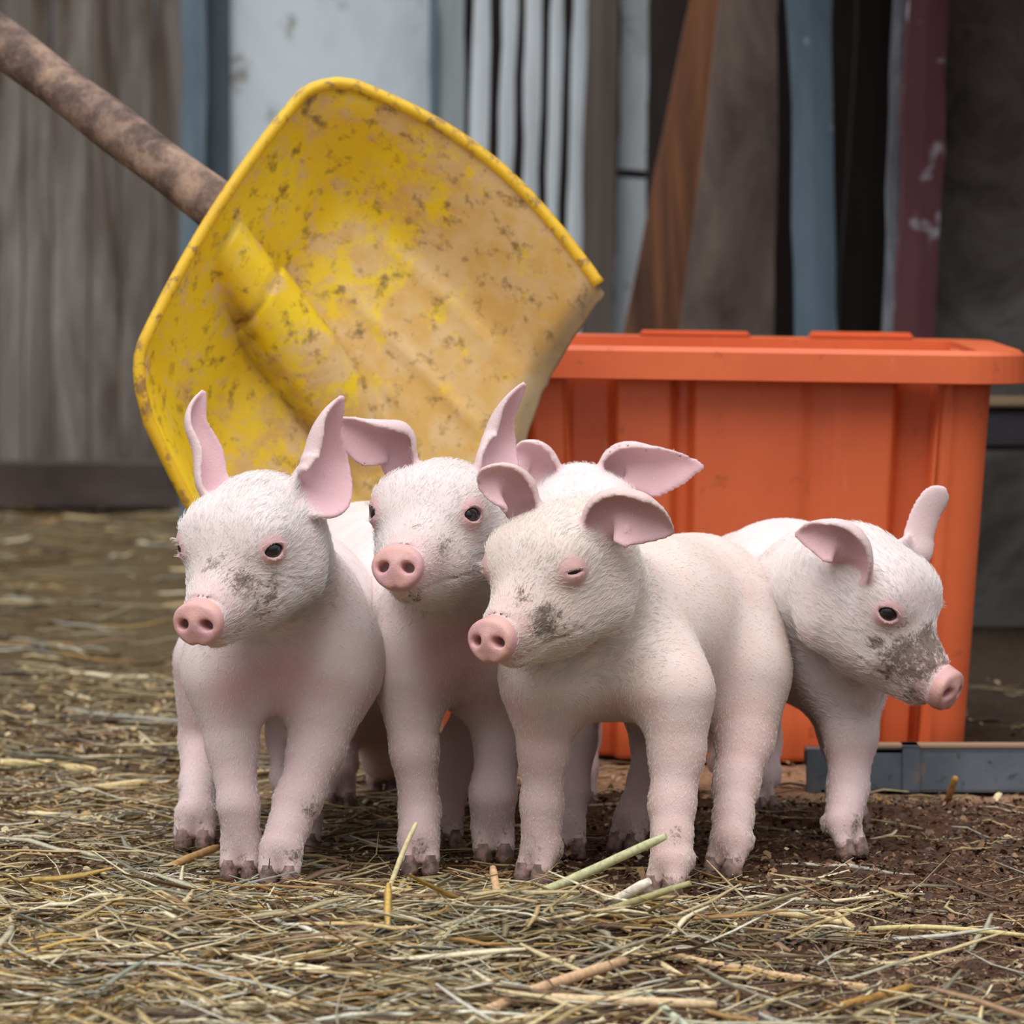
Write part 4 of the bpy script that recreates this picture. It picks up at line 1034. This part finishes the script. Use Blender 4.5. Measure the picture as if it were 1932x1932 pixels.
thing_slab('leaning_plank', 'wide grey plank leaning beside the red-brown one', 'plank', [(1440, TOP), (1484, TOP), (1448, yg(5.3)), (1225, yg(5.3))], 5.3, .03, M_wide, 115)
thing_slab('zinc_strip', 'blue-grey zinc sheet strip standing on end with white splashes', 'sheet', [(1470, TOP), (1566, TOP), (1582, yg(5.1)), (1508, yg(5.1))], 5.1, .006, M_zinc, 116)
thing_slab('leaning_plank', 'dark brown plank between the zinc strip and the maroon post', 'plank', [(1650, TOP), (1740, TOP), (1650, yg(5.6)), (1560, yg(5.6))], 5.6, .03, M_dk, 117)
thing_slab('thin_pole', 'thin pole with flaking white paint beside the maroon post', 'pole', [(1712, TOP), (1742, TOP), (1678, yg(4.95)), (1646, yg(4.95))], 4.95, .025, M_pole, 118)
thing_slab('maroon_post', 'maroon painted post with white paint spots at the right', 'post', [(1748, TOP), (1820, TOP), (1742, yg(4.9)), (1664, yg(4.9))], 4.9, .06, M_red, 119)
V, F = box(P(1768, 0, 4.97)[0], 4.0, 4.97, 5.1, 0, 2.4); o = mesh_obj('wall_right', V, F, M_plaster); set_props(o, 'mottled grey-brown plaster wall at the right', None, None, 'structure')
# timber rail at the right, level with the tub rim
V, F = box(P(1775, 0, 4.75)[0], 2.0, 4.72, 4.80, P(0, 848, 4.75)[2], P(0, 765, 4.75)[2], .006)
o = mesh_obj('timber_rail', V, F, weathered('dark_rail', ((38, 36, 40), (54, 52, 56), (70, 66, 66)), (2, 8, 8))); set_props(o, 'dark horizontal timber rail fixed to the right wall beside the tub', 'rail')
V, F = box(P(1775, 0, 4.75)[0], 2.0, 4.71, 4.81, P(0, 765, 4.75)[2], P(0, 765, 4.75)[2]+.008, .002)
o2 = mesh_obj('top_lath', V, F, plain('tan_lath', srgb(150, 124, 96), .8)); o2.parent = o; o2['label'] = 'tan lath on top of the rail'
for xk in (.62, 1.5):
    V, F = box(xk, xk+.05, 4.79, 4.972, P(0, 835, 4.75)[2], P(0, 780, 4.75)[2], .004); b_ = mesh_obj('bracket', V, F, M_gb); b_.parent = o

# unseen lean-to roof, added above the frame to darken the timber and right wall
rf = empty('shade_roof', (0, 0, 0)); set_props(rf, 'unseen corrugated roof added to shade the right side of the yard', None, None, 'structure')
M_shade_roof = weathered('shade_roof_sheet', ((70, 72, 74), (96, 98, 100), (110, 104, 98)), (4, 4, 4))
for k_ in range(4):
    xa = .22 + k_*.8; n_ = 80
    xs_ = np.linspace(xa, xa + .82, n_); zw = .009*np.sin((xs_ - xa)/.076*2*math.pi)
    r0 = np.stack([xs_, np.full(n_, 4.15), 1.02 + zw], 1); r1 = np.stack([xs_, np.full(n_, 7.3), 1.75 + zw], 1)
    V = np.vstack([r0, r1, r1 + [0, 0, .003], r0 + [0, 0, .003]])
    F = [[a*n_+i, ((a+1) % 4)*n_+i, ((a+1) % 4)*n_+i+1, a*n_+i+1] for a in range(4) for i in range(n_-1)]
    mesh_obj('shade_roof_sheet', V, F, M_shade_roof, rf)
